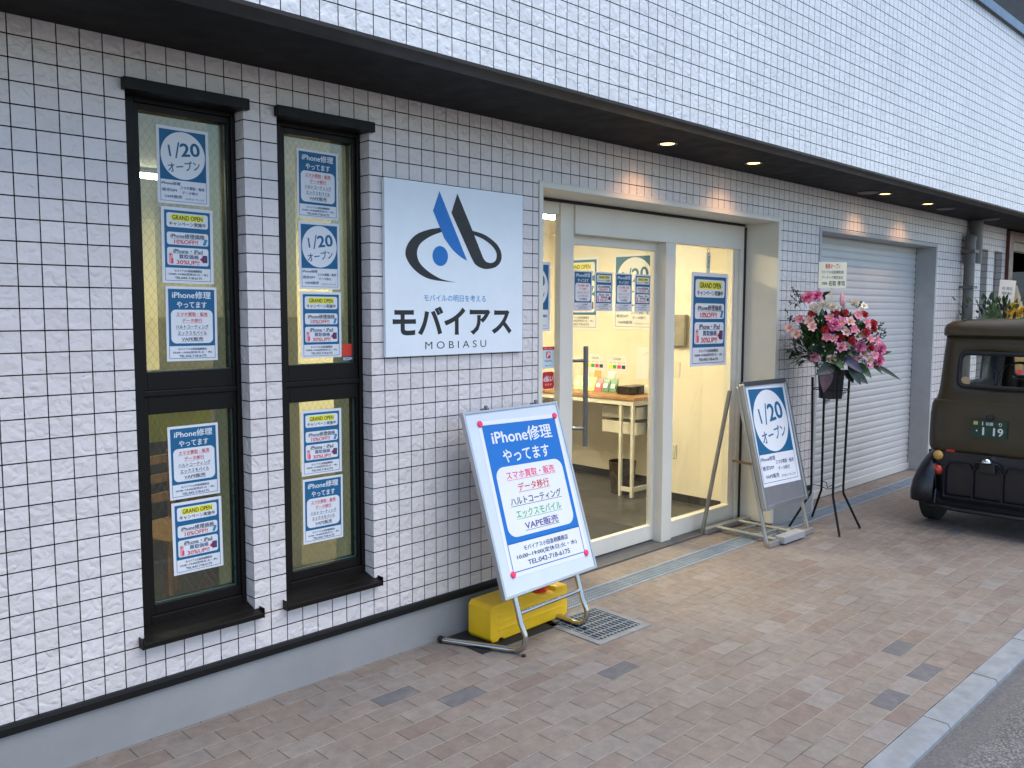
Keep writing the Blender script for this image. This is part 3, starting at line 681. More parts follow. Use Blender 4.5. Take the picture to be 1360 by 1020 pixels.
# ------------------------------------------------------------------ front poster stand
FS = empty('poster_stand', (2.238, -.41, 0), R(3.3), 'white leaning poster board on bent steel tube legs, in front of the tiled wall', 'sign stand')
tl = .318
def tilt(x, s, d=0): return (x, math.sin(tl) * s - d * math.cos(tl), .293 + math.cos(tl) * s + d * math.sin(tl))
W_, H_ = .72, .915
Mt = Matrix.Translation((0, 0, .293)) @ Matrix.Rotation(-tl, 4, 'X')
b = MB(); b.box(-W_ / 2 + .012, W_ / 2 - .012, -.004, .014, .012, H_ - .012, M=Mt); b.build('panel', flat('pale_board', (204, 214, 224), .35), FS)
b = MB()
for x0, x1, z0, z1 in ((-W_ / 2, -W_ / 2 + .013, 0, H_), (W_ / 2 - .013, W_ / 2, 0, H_), (-W_ / 2 + .013, W_ / 2 - .013, 0, .013), (-W_ / 2 + .013, W_ / 2 - .013, H_ - .013, H_)): b.box(x0, x1, -.010, .018, z0, z1, M=Mt)
b.build('panel_frame', M['alu'], FS, bevel=.002)
for x in (-.19, .19):
    b = MB(); b.box(x - .022, x + .022, -.006, .022, H_, H_ + .010, M=Mt); b.box(x - .008, x + .008, -.012, .0, H_ + .0, H_ + .022, M=Mt)
    b.build('clip', M['dsteel'], FS, bevel=.002)
for x in (-.255, .228):
    pts = [tilt(x, .80, -.032), tilt(x, 0, -.032), tilt(x, -.13, -.032)]
    q = Vector(pts[-1]); r_ = .075
    pts += [(x, q.y - .028, q.z - .05), (x, q.y - .030, q.z - .085), (x, q.y - .018, q.z - .115), (x, q.y + .012, q.z - .138)]
    zz = .018; pts = [p_ if p_[2] > .03 else (p_[0], p_[1], max(p_[2], zz)) for p_ in map(tuple, pts)]
    y_end = pts[-1][1]; pts += [(x, y_end + .03, zz), (x + (-.02 if x < 0 else .003), y_end + .06, zz), (x + (-.15 if x < 0 else .03), .38, zz)]
    MB().tube(pts, .0145, 14).build('leg', M['steel'], FS, smooth=True)
b = MB(); a1, a2 = tilt(-.255, -.085, -.032), tilt(.228, -.085, -.032); b.tube([a1, a2], .011, 12); b.build('crossbar', M['steel'], FS, smooth=True)
for x in (-.255, .228):
    MB().lathe([(.011, 0), (.011, .008)], (x, -.03, 0), 12).build('rubber_foot', M['rubber'], FS, smooth=True)
    MB().lathe([(.017, 0), (.0165, .030)], (x + (-.15 if x < 0 else .03), .37, .018), 12, axis='Y').build('end_cap', M['rubber'], FS, smooth=True)
pr = design_repair(True, 8, .0026, 'poster'); pr_s = Matrix.Diagonal((1.11, 1, 1, 1))
pr.matrix_world = Matrix.Translation((2.238, -.41, 0)) @ Matrix.Rotation(R(3.3), 4, 'Z') @ Mt @ Matrix.Translation((.022, -.0052, .468)) @ Matrix.Rotation(R(1.2), 4, 'Y') @ pr_s
tag(pr, 'large bright blue repair poster with pink and green lines on the leaning white board', 'poster')
mg = None
for i, (x, z, lb) in enumerate(((-.260, .848, 'upper left'), (.312, .838, 'upper right'), (-.270, .104, 'lower left'), (.300, .092, 'lower right'))):
    mg = MB().lathe([(.0165, 0), (.0165, -.004), (.013, -.007)], n=20, axis='Y').build('magnet', M['magnet'], smooth=True) if i == 0 else clone(mg)
    mg.matrix_world = Matrix.Translation((2.238, -.41, 0)) @ Matrix.Rotation(R(3.3), 4, 'Z') @ Mt @ Matrix.Translation((x, -.0065, z))
    tag(mg, 'round pink magnet at the %s corner of the leaning board poster' % lb, 'magnet', 'pink magnets on the leaning board')

# yellow water weight on its mat
tag(MB().box(1.86, 2.42, -.30, -.02, .0005, .006).build('rubber_mat', M['rubber'], bevel=.002), 'thin black rubber mat under the yellow water tank', 'mat')
yt = empty('water_weight', (2.25, -.155, .006), R(2), 'yellow plastic water weight with red cap behind the leaning poster board', 'water tank')
pr_ = [(-.29, .02), (-.275, 0), (-.235, 0), (-.228, .012), (-.205, .012), (-.198, 0), (.225, 0), (.232, .012), (.25, .012), (.257, 0), (.285, .0), (.30, .02), (.30, .150), (.288, .172), (.22, .176), (.205, .172), (.195, .150), (.110, .150), (.085, .158), (.035, .178), (.015, .188), (.0, .190), (-.27, .190), (-.29, .172)]
hw = .083
b = MB(); b.loft([[(x, -hw, z) for x, z in pr_], [(x, hw, z) for x, z in pr_]])
o = b.build('tank_body', M['yellow'], yt, bevel=.014, seg=3)
b = MB()
for z in (.05, .085, .12): b.box(-.24, .25, -hw - .0022, -hw + .002, z, z + .016)
b.build('tank_rib', M['yellow'], yt, bevel=.002)
b = MB(); b.lathe([(.045, 0), (.045, .012), (.037, .014), (.037, .034), (.030, .040)], (.150, 0, .150), 20); b.build('cap', M['red'], yt, smooth=True)

# drains --------------------------------------------------------------------
dg_ = empty('drain_cover', (2.563, -.425, 0), R(-2), 'square steel drain grate set in the paving beside the leaning board', 'drain')
b = MB(); A_ = .205; c2 = .165
b.box(-A_, A_, -A_, -c2, -.05, .006); b.box(-A_, A_, c2, A_, -.05, .006); b.box(-A_, -c2, -c2, c2, -.05, .006); b.box(c2, A_, -c2, c2, -.05, .006)
b.build('frame', M['galvd'], dg_, bevel=.002)
b = MB(); n_ = 12
for i in range(n_): x = -c2 + (i + .5) * 2 * c2 / n_; b.box(x - .0028, x + .0028, -c2, c2, -.02, .005)
for i in range(6): y = -c2 + (i + .5) * 2 * c2 / 6; b.box(-c2, c2, y - .003, y + .003, -.018, .0035)
b.build('grating', M['galv'], dg_); MB().box(-c2, c2, -c2, c2, .0008, .0016).build('pit_shade', M['pit_shade'], dg_)
tdn = empty('trench_drain', (2.62, -.095, 0), 0, 'long narrow steel trench drain running along the shop front', 'drain')
b = MB(); L_ = 7.2; b.box(0, L_, -.075, -.062, -.02, .005); b.box(0, L_, .062, .075, -.02, .005); b.build('frame', M['galv'], tdn)
b = MB(); x = .005
while x < L_:
    b.box(x, x + .008, -.062, .062, -.01, .0035); x += .0175
for y in (-.03, 0, .03): b.box(0, L_, y - .003, y + .003, -.008, .0028)
i = 0
while i * .6 < L_: b.box(i * .6 - .006, i * .6 + .006, -.062, .062, -.01, .0042); i += 1
b.build('grating', M['galv'], tdn); MB().box(0, L_, -.062, .062, .0006, .0014).build('pit_shade', M['pit_shade'], tdn)

# ------------------------------------------------------------------ A-frame sign
AF = empty('a_frame_sign', (4.85, -.33, 0), R(-1), 'aluminium A-frame sign stand on the paving at the right of the entrance', 'sign stand')
ta = .236
def at_(x, s, d=0): return (x, math.sin(ta) * s - d * math.cos(ta), math.cos(ta) * s + d * math.sin(ta))
Ma = Matrix.Rotation(-ta, 4, 'X')
def bar(mb, p0, p1, wx, wy):
    p0, p1 = Vector(p0), Vector(p1); d = (p1 - p0); L = d.length; d.normalize()
    xx = Vector((1, 0, 0)) if abs(d.x) < .9 else Vector((0, 1, 0)); yy = d.cross(xx).normalized(); xx = yy.cross(d)
    mt = Matrix((xx, yy, d)).transposed().to_4x4(); mt.translation = p0
    mb.box(-wx / 2, wx / 2, -wy / 2, wy / 2, 0, L, M=mt)
zf = .255; hp = .925
b = MB(); b.box(-.262, .305, -.012, .006, zf + .01, zf + hp - .01, M=Ma); b.build('panel', mat('grey_panel_back', (.17, .175, .185), .5), AF)
b = MB(); x0, x1 = -.282, .325
for xa_ in (x0, x1 - .026): b.box(xa_, xa_ + .026, -.026, .012, zf + .012, zf + hp - .014, M=Ma)
b.box(x0 + .01, x1 - .01, -.024, .012, zf, zf + .034, M=Ma)
b.build('panel_frame', M['alu'], AF, bevel=.004)
b = MB(); b.box(x0 + .012, x1 - .012, -.028, .014, zf + hp - .034, zf + hp, M=Ma); b.box(x1 - .006, x1 + .001, -.028, .013, zf + .01, zf + hp - .03, M=Ma); b.build('dark_edge', mat('dark_grey_trim', (.05, .052, .055), .4), AF, bevel=.006)
for x in (x0 - .004, x1 - .022):
    b = MB(); bar(b, at_(x + .012, .01, -.028), at_(x + .012, zf + hp - .03, -.028), .022, .024); b.build('front_leg', M['alu'], AF, bevel=.003)
yb = .535; apex = Vector(at_(0, zf + hp - .05, -.052))
for x in (x0 - .045, x1 + .01):
    b = MB(); bar(b, (x, yb, .0), (x + .03 if x < 0 else x - .01, apex.y + .03, apex.z), .020, .026); b.build('rear_leg', mat('dull_aluminium', (.30, .30, .295), .42, .8), AF, bevel=.003)
b = MB(); bar(b, (x0 - .03, .30, .585), (x0 - .005, .155, .575), .006, .018); b.build('stay', mat('rusty_stay', (.20, .12, .06), .6, .4), AF)
b = MB()
for x in (-.17, .12): b.tube([(x, .02, .034), (x, .50, .034)], .0145, 12)
for y in (.17, .34): b.tube([(-.17, y, .034), (.12, y, .034)], .010, 10)
for x in (-.17, .12):
    for y in (.17, .34): b.tube([(x, y - .012, .034), (x, y + .012, .034)], .0175, 12)
b.build('base_rack', mat('grey_pvc_pipe', (.27, .275, .27), .5), AF, smooth=True)
MB().box(-.30, .335, -.012, .016, .004, .040).build('base_bar', M['alu'], AF, bevel=.003); MB().box(-.32, .30, .50, .555, .004, .042).build('base_bar', M['alu'], AF, bevel=.003)
b = MB(); b.box(-.165, .135, -.045, .035, .012, .062); b.build('base_clamp', mat('pale_grey_channel', (.30, .315, .33), .5), AF, bevel=.005)
po = design_open(.00245, 'poster', 300)
po.matrix_world = Matrix.Translation((4.85, -.33, 0)) @ Matrix.Rotation(R(-1), 4, 'Z') @ Ma @ Matrix.Translation((.018, -.0136, zf + .525)) @ Matrix.Rotation(R(1.2), 4, 'Y') @ Matrix.Diagonal((1.06, 1, 1.0, 1))
tag(po, 'large 1/20 poster with white circle held in the A-frame stand', 'poster')

# ------------------------------------------------------------------ small three-wheel van
V = empty('microvan', (6.0, -1.27, 0), 0, 'tiny olive brown and black vintage three wheeled van parked at the right', 'van')
ws = .245                                             # half width of the rear window
def ring(z, hw, xr, xf, r=.07):
    ys = [-(hw - r), -ws, 0, ws, hw - r]; pts = []
    pts += [(xr, y, z) for y in ys]                    # rear face, 0-4
    pts += [(xr + r - r * math.cos(R(a)), hw - r + r * math.sin(R(a)), z) for a in (30, 60)]
    pts += [(x, hw, z) for x in (xr + r, .30, 1.02, xf - r)]       # left side 7-10
    pts += [(xf - r + r * math.sin(R(a)), hw - r + r * math.cos(R(a)), z) for a in (30, 60)]
    pts += [(xf, y, z) for y in ys[::-1]]              # front 13-17
    pts += [(xf - r + r * math.cos(R(a)), -(hw - r) - r * math.sin(R(a)), z) for a in (30, 60)]
    pts += [(x, -hw, z) for x in (xf - r, 1.02, .30, xr + r)]
    pts += [(xr + r - r * math.sin(R(a)), -(hw - r) - r * math.cos(R(a)), z) for a in (30, 60)]
    return pts
lv = [(.60, .425, .012, 1.55), (.63, .438, 0, 1.56), (.70, .442, .0, 1.55), (.88, .440, .004, 1.52), (.955, .434, .010, 1.48), (.985, .425, .020, 1.46), (.990, .412, .030, 1.45), (1.04, .402, .044, 1.42), (1.095, .397, .052, 1.40), (1.352, .385, .082, 1.32), (1.42, .381, .090, 1.30), (1.478, .379, .094, 1.28)]
def skipf(i, k):
    return i == 8 and k in (1, 2, 8, 14, 15, 21)
b = MB(); b.loft([ring(*a) for a in lv], cap=False, skip=skipf)
vb = b.build('body', M['olive'], V, smooth=True, solid=.018)
b = MB(); b.loft([ring(z, h, a, f_, .08) for z, h, a, f_ in ((1.470, .388, .080, 1.31), (1.482, .393, .066, 1.325), (1.525, .393, .066, 1.325), (1.556, .384, .080, 1.31), (1.582, .35, .118, 1.27), (1.598, .28, .19, 1.2))])
b.build('roof', M['olive'], V, smooth=True)
b = MB(); b.loft([ring(z, h, a, f_) for z, h, a, f_ in ((.16, .36, .06, 1.5), (.20, .385, .03, 1.55), (.30, .395, .022, 1.58), (.585, .402, .016, 1.58), (.599, .404, .018, 1.57))])
b.build('lower_body', M['navy'], V, smooth=True)
def rrloop(y0, y1, z0, z1, r, xa, xb):
    pts = []
    for cy, cz, a in ((y1 - r, z0 + r, -90), (y1 - r, z1 - r, 0), (y0 + r, z1 - r, 90), (y0 + r, z0 + r, 180)):
        for i in range(6):
            y = cy + r * math.cos(R(a + 18 * i)); z = cz + r * math.sin(R(a + 18 * i)); pts.append((xa + (xb - xa) * (z - z0) / (z1 - z0), y, z))
    return pts
def gasket(x0, x1, y0, y1, z0, z1, nm, r=.05):
    L = rrloop(y0, y1, z0, z1, r, x0, x1); o = MB().tube(L + L[:2], .017, 8).build(nm, M['rubber'], V, smooth=True)
    MB().add(L, [tuple(range(len(L)))]).build('pane', M['glass'], o, fix=False); return o
gasket(.050, .080, -ws, ws, 1.10, 1.347, 'rear_window'); gasket(1.40, 1.32, -ws, ws, 1.10, 1.347, 'windscreen')
for s_ in (-1, 1):                                     # rear mudguards and wheels
    b = MB(); rings = []
    for i in range(15):
        a = R(-12 + 185 * i / 14); ca, sa = math.cos(a), math.sin(a); wd = .545 - .085 * max(0, sa) ** 1.5; Rr = .36
        rw = []
        for y, rr in ((.36, Rr), (wd - .07, Rr), (wd - .03, Rr - .012), (wd - .008, Rr - .04), (wd, Rr - .08), (wd - .004, Rr - .14)):
            rw.append((.30 - rr * ca, s_ * y, .275 + rr * sa))
        rings.append(rw)
    b.loft(rings, closed=False, cap=False); b.build('mudguard', M['navy'], V, smooth=True, solid=.006)
    wc = (.30, s_ * .46, .225)
    wl = MB().lathe([(.135, -.052), (.20, -.058), (.220, -.046), (.2255, -.02), (.2255, .02), (.220, .046), (.20, .058), (.135, .052)], wc, 32, axis='Y').build('wheel', M['rubber'], V, smooth=True)
    MB().lathe([(.02, -.055), (.06, -.05), (.12, -.035), (.137, -.045), (.137, .045), (.12, .035), (.06, .05), (.02, .055)], wc, 24, axis='Y').build('rim', M['navy'], wl, smooth=True)
    wd = .352
    for z, m_, nm in ((.565, M['amber'], 'indicator_lamp'), (.452, M['lens'], 'tail_lamp')):
        o = MB().lathe([(.004, -.024), (.026, -.018), (.036, -.008), (.038, 0)], (.014, s_ * wd, z), 20, axis='X').build(nm, m_, V, smooth=True)
        MB().lathe([(.042, -.004), (.044, .004), (.044, .03)], (.014, s_ * wd, z), 20, axis='X').build('bezel', M['navy'], o, smooth=True)
    MB().box(.004, .02, s_ * .265 - .03, s_ * .265 + .03, .600, .618).build('reflector', M['lens'], V, bevel=.003)
wc = (1.62, 0, .225)
MB().lathe([(.13, -.05), (.20, -.056), (.2255, -.02), (.2255, .02), (.20, .056), (.13, .05)], wc, 28, axis='Y').build('wheel', M['rubber'], V, smooth=True)
b = MB()                                               # rear rack of bent rods and the bumper
for y0, y1 in ((-.30, -.10), (-.10, .10), (.10, .30)):
    L = [(.004, y0, .26), (.0, y0, .47), (-.004, y0 + .03, .52), (-.004, y1 - .03, .52), (.0, y1, .47), (.004, y1, .26)]; b.tube(L, .0075, 8)
b.tube([(.004, -.31, .26), (.004, .31, .26)], .0075, 8); b.tube([(.0, -.10, .50), (-.02, -.07, .545), (-.02, .07, .545), (.0, .10, .50)], .007, 8)
b.build('rear_rack', M['navy'], V, smooth=True)
b = MB(); b.tube([(.06, .47, .200), (-.02, .40, .185), (-.035, .2, .175), (-.035, -.2, .175), (-.02, -.40, .185), (.06, -.47, .20)], .016, 10); b.tube([(-.01, .36, .19), (.01, .36, .30)], .010, 8); b.tube([(-.01, -.36, .19), (.01, -.36, .30)], .010, 8)
b.build('bumper', M['navy'], V, smooth=True)
b = MB(); b.box(-.03, .02, -.055, .055, .465, .545); b.build('lamp_bracket', M['black'], V, bevel=.012)
MB().lathe([(.036, 0), (.036, .010), (.026, .026), (.008, .034)], (-.034, -.0, .555), 20).build('plate_lamp', M['chrome'], V, smooth=True)
MB().lathe([(.008, -.03), (.022, -.026), (.022, -.012), (.010, 0)], (.0, .0, .885), 16, axis='X').build('boot_catch', M['black'], V, smooth=True)
p = Print(.001); p.mb.box(-.122, .122, 0, .003, -.064, .064, p.mi(flat('plate_green', (22, 62, 48), .4)))
p.rect(-104, 26, -74, 52, flat('plate_sticker', (206, 178, 112)), 1); PW = flat('plate_white', (226, 230, 226), .4)
p.text('1', -42, 38, 5.5, PW, 1, .01, height=27); p.text('相模', 4, 38, 50, PW, 1, .012, height=25); p.text('り', 76, 38, 20, PW, 1, .012, height=26)
p.ell(-80, -18, 6, 6, PW, 1, 16); p.text('1', -36, -18, 9, PW, 1, .02, height=56); p.text('1', 36, -18, 9, PW, 1, .02, height=56); p.text('9', 78, -18, 34, PW, 1, .02, height=56)
o = p.build('number_plate'); o.parent = V; o.location = (-.014, .004, .80); o.rotation_euler = (0, 0, R(-90))
b = MB(); b.box(1.1, 1.30, -.30, .30, .60, .96); b.tube(arc((1.05, .12, 1.10), .15, 0, 360, 20, (0, 1, 0), (.45, 0, .9)), .012, 8); b.build('dashboard', M['black'], V, bevel=.01)
b = MB(); b.box(.45, .60, -.18, .18, .60, .94); b.build('seat', M['black'], V, bevel=.03)
p = MB().lathe([(.034, 0), (.034, .0015)], (.0, 0, 0), 20, axis='X').build('round_sticker', flat('tan_sticker', (190, 160, 124)), V); p.location = (.052, .198, 1.137)

# ------------------------------------------------------------------ congratulation flower stand
FX, FY = 5.40, -.335
S = empty('flower_stand', (FX, FY, 0), 0, 'tall black four legged wire stand carrying the pink bouquet before the shutter', 'plant stand')
for sx_, sy_, fx_, fy_ in ((-1, 1, -.20, .20), (-1, -1, -.20, -.20), (1, -1, .15, -.20), (1, 1, .24, .23)):
    a = .088
    MB().tube([(fx_, fy_, .006), (sx_ * a, sy_ * a, .27), (sx_ * a * .98, sy_ * a * .98, .33), (sx_ * .098, sy_ * .098, 1.16)], .0092, 8).build('leg', M['blackiron'], S, smooth=True)
MB().tube(arc((0, 0, 1.07), .128, 0, 360, 28, (1, 0, 0), (0, 1, 0)), .004, 6).build('wire_ring', M['blackiron'], S, smooth=True)
b = MB(); b.tube([(-.088, .088, .335), (-.05, .05, .33), (0, 0, .30), (.05, -.05, .31), (.088, -.088, .335)], .003, 6); b.tube([(-.088, -.088, .335), (-.03, -.05, .34), (0, 0, .31), (.05, .03, .34), (.088, .088, .335)], .003, 6)
b.build('cross_wire', M['blackiron'], S, smooth=True)
def leafmat(name, a, b_, rough=.4):
    g = G(name); c = g.coord(); nz = g.noise(c, 18, 4, .6); return g.pbr(g.ramp(nz, [(.3, a), (.7, b_)]), rough, 0, g.bump(g.noise(c, 70, 3), .0015, .6))
LM = {'green': leafmat('green_leaf', (.03, .075, .018), (.075, .16, .04)), 'dark': leafmat('dark_leaf', (.012, .024, .015), (.03, .05, .03)), 'purple': leafmat('purple_leaf', (.035, .012, .016), (.10, .035, .04)), 'violet': leafmat('violet_leaf', (.02, .018, .035), (.055, .05, .10))}
def petmat(name, a, b_): g = G(name); c = g.coord(); return g.pbr(g.ramp(g.noise(c, 60, 3), [(.3, a), (.7, b_)]), .6, 0, None, Subsurface_Weight=.0)
PM = {'pink': petmat('pink_petal', (.62, .10, .24), (.80, .26, .42)), 'pale': petmat('pale_pink_petal', (.66, .30, .34), (.82, .52, .52)), 'red': petmat('red_petal', (.50, .02, .03), (.68, .06, .06)), 'cream': petmat('cream_petal', (.78, .68, .54), (.88, .80, .68)), 'yellow': petmat('yellow_petal', (.72, .38, .02), (.82, .52, .05)), 'core': petmat('yellow_throat', (.60, .42, .10), (.72, .56, .2))}
def frm(d, roll=0):
    d = Vector(d).normalized(); return (d.to_track_quat('Z', 'Y').to_matrix() @ Matrix.Rotation(roll, 3, 'Z')).to_4x4()
def petal(mb, M4, L, w_, cup, tip, m, nw=4, nl=5, ruff=0.):
    """one petal growing along +x of M4, curving up by cup then out by tip"""
    vs = []
    for i in range(nl + 1):
        t_ = i / nl; ww = w_ * math.sin(math.pi * min(1, .12 + .80 * t_ ** .8)) ** .8
        if i == nl: ww *= .55
        ang = cup + (tip - cup) * t_; 
        x = L * t_ * math.cos((cup + ang) / 2); z = L * t_ * math.sin((cup + ang) / 2)
        for j in range(nw + 1):
            u = j / nw * 2 - 1; zz = z + .25 * ww * u * u * math.sin(cup) + ruff * math.sin(j * 2.7 + i * 1.9) * t_
            vs.append(M4 @ Vector((x - .12 * ww * u * u, u * ww, zz)))
    fs = [(i * (nw + 1) + j, i * (nw + 1) + j + 1, (i + 1) * (nw + 1) + j + 1, (i + 1) * (nw + 1) + j) for i in range(nl) for j in range(nw)]
    mb.add(vs, fs, m)
def flower_mesh(kind, c, size):
    mb = MB()
    if kind == 'rose':
        for lay, n, L, cup in ((0, 4, .45, 82), (1, 5, .65, 68), (2, 6, .85, 48), (3, 7, 1.0, 22), (4, 7, 1.0, 4)):
            for k in range(n): petal(mb, Matrix.Rotation(2 * math.pi * (k + lay * .37) / n + random.uniform(-.15, .15), 4, 'Z') @ Matrix.Translation((size * .04, 0, size * .12 * (4 - lay) * .2)), size * L, size * .42, R(cup + 8), R(cup - 26), 0, ruff=size * .05)
        mats = [PM[c]]
    elif kind == 'carnation':
        for lay, n, L, cup in ((0, 6, .6, 80), (1, 8, .8, 58), (2, 9, .95, 32), (3, 9, 1.0, 8)):
            for k in range(n): petal(mb, Matrix.Rotation(2 * math.pi * (k + random.random() * .5) / n, 4, 'Z'), size * L, size * .34, R(cup), R(cup - 20 + random.uniform(-15, 15)), 0, nw=6, ruff=size * .12)
        mats = [PM[c]]
    else:
        for lay in (0, 1):
            for k in range(3): petal(mb, Matrix.Rotation(2 * math.pi * (k + lay * .5) / 3 + random.uniform(-.1, .1), 4, 'Z'), size * (1.0 - .08 * lay), size * (.40 - .1 * lay), R(58), R(-8), 0)
        for k in range(3): petal(mb, Matrix.Rotation(2 * math.pi * (k + .25) / 3, 4, 'Z') @ Matrix.Translation((0, 0, .04 * size)), size * .55, size * .16, R(66), R(30), 1)
        for k in range(5): mb.tube([(0, 0, 0), (.12 * size * math.cos(k * 1.26), .12 * size * math.sin(k * 1.26), .62 * size)], .02 * size, 5, 1)
        mats = [PM[c], PM['core']]
    return mb, mats
def leaf_rows(mb, base, d, L, w_, m=0, droop=.4, n=7, fold=.18, nrm=(0, 0, 1)):
    p_ = Vector(base); d = Vector(d).normalized(); vs = []; side = d.cross(Vector(nrm))
    side = side.normalized() if side.length > .05 else d.orthogonal().normalized()
    for i in range(n + 1):
        t_ = i / n; ww = w_ * (math.sin(math.pi * t_ ** .75) ** .85 if 0 < t_ < 1 else .02); u = side.cross(d).normalized()
        for j in (-1, -.5, 0, .5, 1): vs.append(p_ + side * (j * ww) + u * (abs(j) * ww * fold))
        p_ = p_ + d * (L / n); d = (d + Vector((0, 0, -droop / n))).normalized()
    mb.add(vs, [(i * 5 + j, i * 5 + j + 1, (i + 1) * 5 + j + 1, (i + 1) * 5 + j) for i in range(n) for j in range(4)], m)
A = empty('flower_arrangement', (FX, FY, 1.0), 0, 'pink, red and cream bouquet in a black pot on the tall wire stand', 'flowers')
MB().lathe([(.082, 0), (.095, .19), (.104, .195), (.104, .215), (.096, .215), (.090, .18), (.02, .17)], n=28).build('pot', M['black'], A, smooth=True)
ax = Vector((.715, -.70, 0)); az = Vector((0, 0, 1)); an = Vector((-.70, -.715, 0))
def fpos(zx, zy, d=0.):                                  # across, up and towards the street, in the bouquet's own frame
    return ax * ((zx - 565) / 1268.) + az * (.185 + (830 - zy) / 1268.) + an * d
heart = Vector((0, 0, .34))
def front_depth(zx, zy): 
    a = (zx - 600) / 480.; b_ = (zy - 470) / 420.; return .20 * math.sqrt(max(0, 1 - min(1, a * a * .8 + b_ * b_ * .6)))
FL = [('rose', 'pink', .050, [(485, 360), (735, 560), (945, 585), (935, 690)]), ('rose', 'pink', .046, [(275, 110), (360, 92)]),
      ('carnation', 'cream', .040, [(405, 170), (470, 195), (320, 205), (685, 155)]), ('carnation', 'red', .032, [(295, 255), (500, 245), (600, 245), (765, 262), (862, 345), (872, 398), (780, 425), (850, 570), (650, 500), (560, 470), (400, 400)]),
      ('lily', 'pale', .046, [(175, 450), (120, 397), (290, 385), (485, 672), (815, 690), (770, 630), (600, 555), (590, 430), (740, 450), (620, 335), (280, 325)]),
      ('lily', 'pink', .042, [(205, 315), (475, 485), (335, 662), (540, 560), (420, 470), (690, 660), (830, 720), (545, 330), (700, 270), (440, 300), (868, 640), (880, 500), (790, 350), (810, 490), (660, 400)]), ('lily', 'cream', .036, [(740, 245), (560, 400), (770, 190), (700, 470)])]
for kind, c_, size, pts in FL:
    size *= 1.04
    proto = None
    for i, (zx, zy) in enumerate(pts):
        P_ = fpos(zx, zy, front_depth(zx, zy) + random.uniform(-.02, .03)); d = (P_ - heart).normalized() * .7 + an * .75 + Vector((0, 0, .15)) + Vector([random.uniform(-.25, .25) for _ in range(3)])
        if proto is None:
            mb, mats = flower_mesh(kind, c_, size); o = proto = mb.build('flower', mats, A, smooth=True, fix=False)
        else: o = proto.copy(); col.objects.link(o); o.parent = A
        sc_ = random.uniform(.9, 1.12); mt = frm(d, random.uniform(0, 6)); mt.translation = P_; o.matrix_local = mt @ Matrix.Scale(sc_, 4)
b = MB()                                                  # lily buds
for zx, zy in ((612, 150), (590, 118)):
    P_ = fpos(zx, zy + 40, .1); b.lathe([(.003, -.02), (.011, .0), (.014, .03), (.010, .07), (.002, .09)], P_, 10)
b.build('bud', PM['pale'], A, smooth=True)
b = MB(); random.seed(21)                                  # the green mass between the blooms
for i in range(1150):
    th = random.uniform(0, 2 * math.pi); ph = math.acos(random.uniform(-.45, .95)); rr = random.uniform(.55, 1.02)
    q = Vector((math.cos(th) * math.sin(ph) * .30, math.sin(th) * math.sin(ph) * .20, math.cos(ph) * .26)) * rr
    P_ = heart + ax * q.x + an * q.y + az * (q.z + .03); d = (P_ - heart + Vector((0, 0, .08))).normalized() + Vector([random.uniform(-.6, .6) for _ in range(3)])
    leaf_rows(b, P_, d, random.uniform(.05, .105), random.uniform(.010, .020), random.choice((0, 0, 0, 1)), random.uniform(.1, .8), 4)
for i in range(60):
    th = random.uniform(0, 6.28); b.tube([heart - Vector((0, 0, .2)), heart + ax * (.2 * math.cos(th)) + an * (.12 * math.sin(th)) + az * random.uniform(-.05, .25)], .0022, 5, 0)
b.build('foliage', [LM['green'], LM['dark']], A, fix=False, smooth=True)
for zx, zy, tx, ty, wd, m_, dp in ((450, 745, 395, 985, .048, 'purple', .17), (540, 720, 320, 810, .044, 'dark', .15), (585, 650, 750, 790, .036, 'violet', .19), (640, 700, 740, 910, .040, 'dark', .18), (660, 760, 830, 900, .038, 'dark', .14), (900, 720, 1160, 860, .017, 'dark', .10), (430, 610, 265, 560, .034, 'dark', .12), (620, 580, 700, 650, .034, 'dark', .18), (860, 680, 985, 815, .018, 'green', .10), (480, 640, 590, 760, .032, 'green', .16), (960, 640, 1065, 600, .014, 'green', .08), (740, 200, 768, 130, .015, 'green', .08), (420, 90, 500, 40, .014, 'dark', .02), (480, 130, 430, 55, .014, 'dark', .0), (170, 480, 178, 580, .014, 'dark', .05), (760, 720, 870, 850, .030, 'green', .12), (640, 780, 700, 900, .032, 'dark', .12)):
    p0 = fpos(zx, zy, dp); p1 = fpos(tx, ty, dp + .05); b = MB(); leaf_rows(b, p0, p1 - p0, (p1 - p0).length, wd, 0, .15, 9, .16, an + Vector((0, 0, .3))); b.build('leaf', LM[m_], A, fix=False, smooth=True)
def twig(mb, p0, d, L, n=3):
    p_ = Vector(p0); d = Vector(d).normalized(); pts = [p_.copy()]
    for i in range(6):
        d = (d + Vector([random.uniform(-.25, .25) for _ in range(3)])).normalized(); p_ = p_ + d * (L / 6); pts.append(p_.copy())
        if n and i > 0: twig(mb, p_, d + Vector([random.uniform(-.9, .9) for _ in range(3)]), L * .38, n - 1 if n < 3 else 1)
        if i > 1: mb.lathe([(.0005, -.005), (.0026, 0), (.0005, .005)], p_, 5)
    mb.tube(pts, [.0012] * 6 + [.0005], 4)
b = MB()
for zx, zy, dx_, dz_, L in ((270, 250, -.35, .9, .16), (250, 330, -.9, .35, .11), (300, 200, -.6, .7, .12), (880, 440, .95, .3, .15), (900, 480, .9, .05, .11), (300, 640, -.8, -.1, .08)): twig(b, fpos(zx, zy, .02), ax * dx_ + az * dz_, L, 2)
b.build('twigs', LM['dark'], A, fix=False)
mc = empty('message_card', (0, 0, 0), 0, 'cream congratulation card with red and black writing standing above the pink bouquet', 'card')
cp = Vector((FX, FY, 1.0)) + fpos(555, 110, -.02); mc.location = cp; mc.rotation_euler = (0, 0, R(-36))
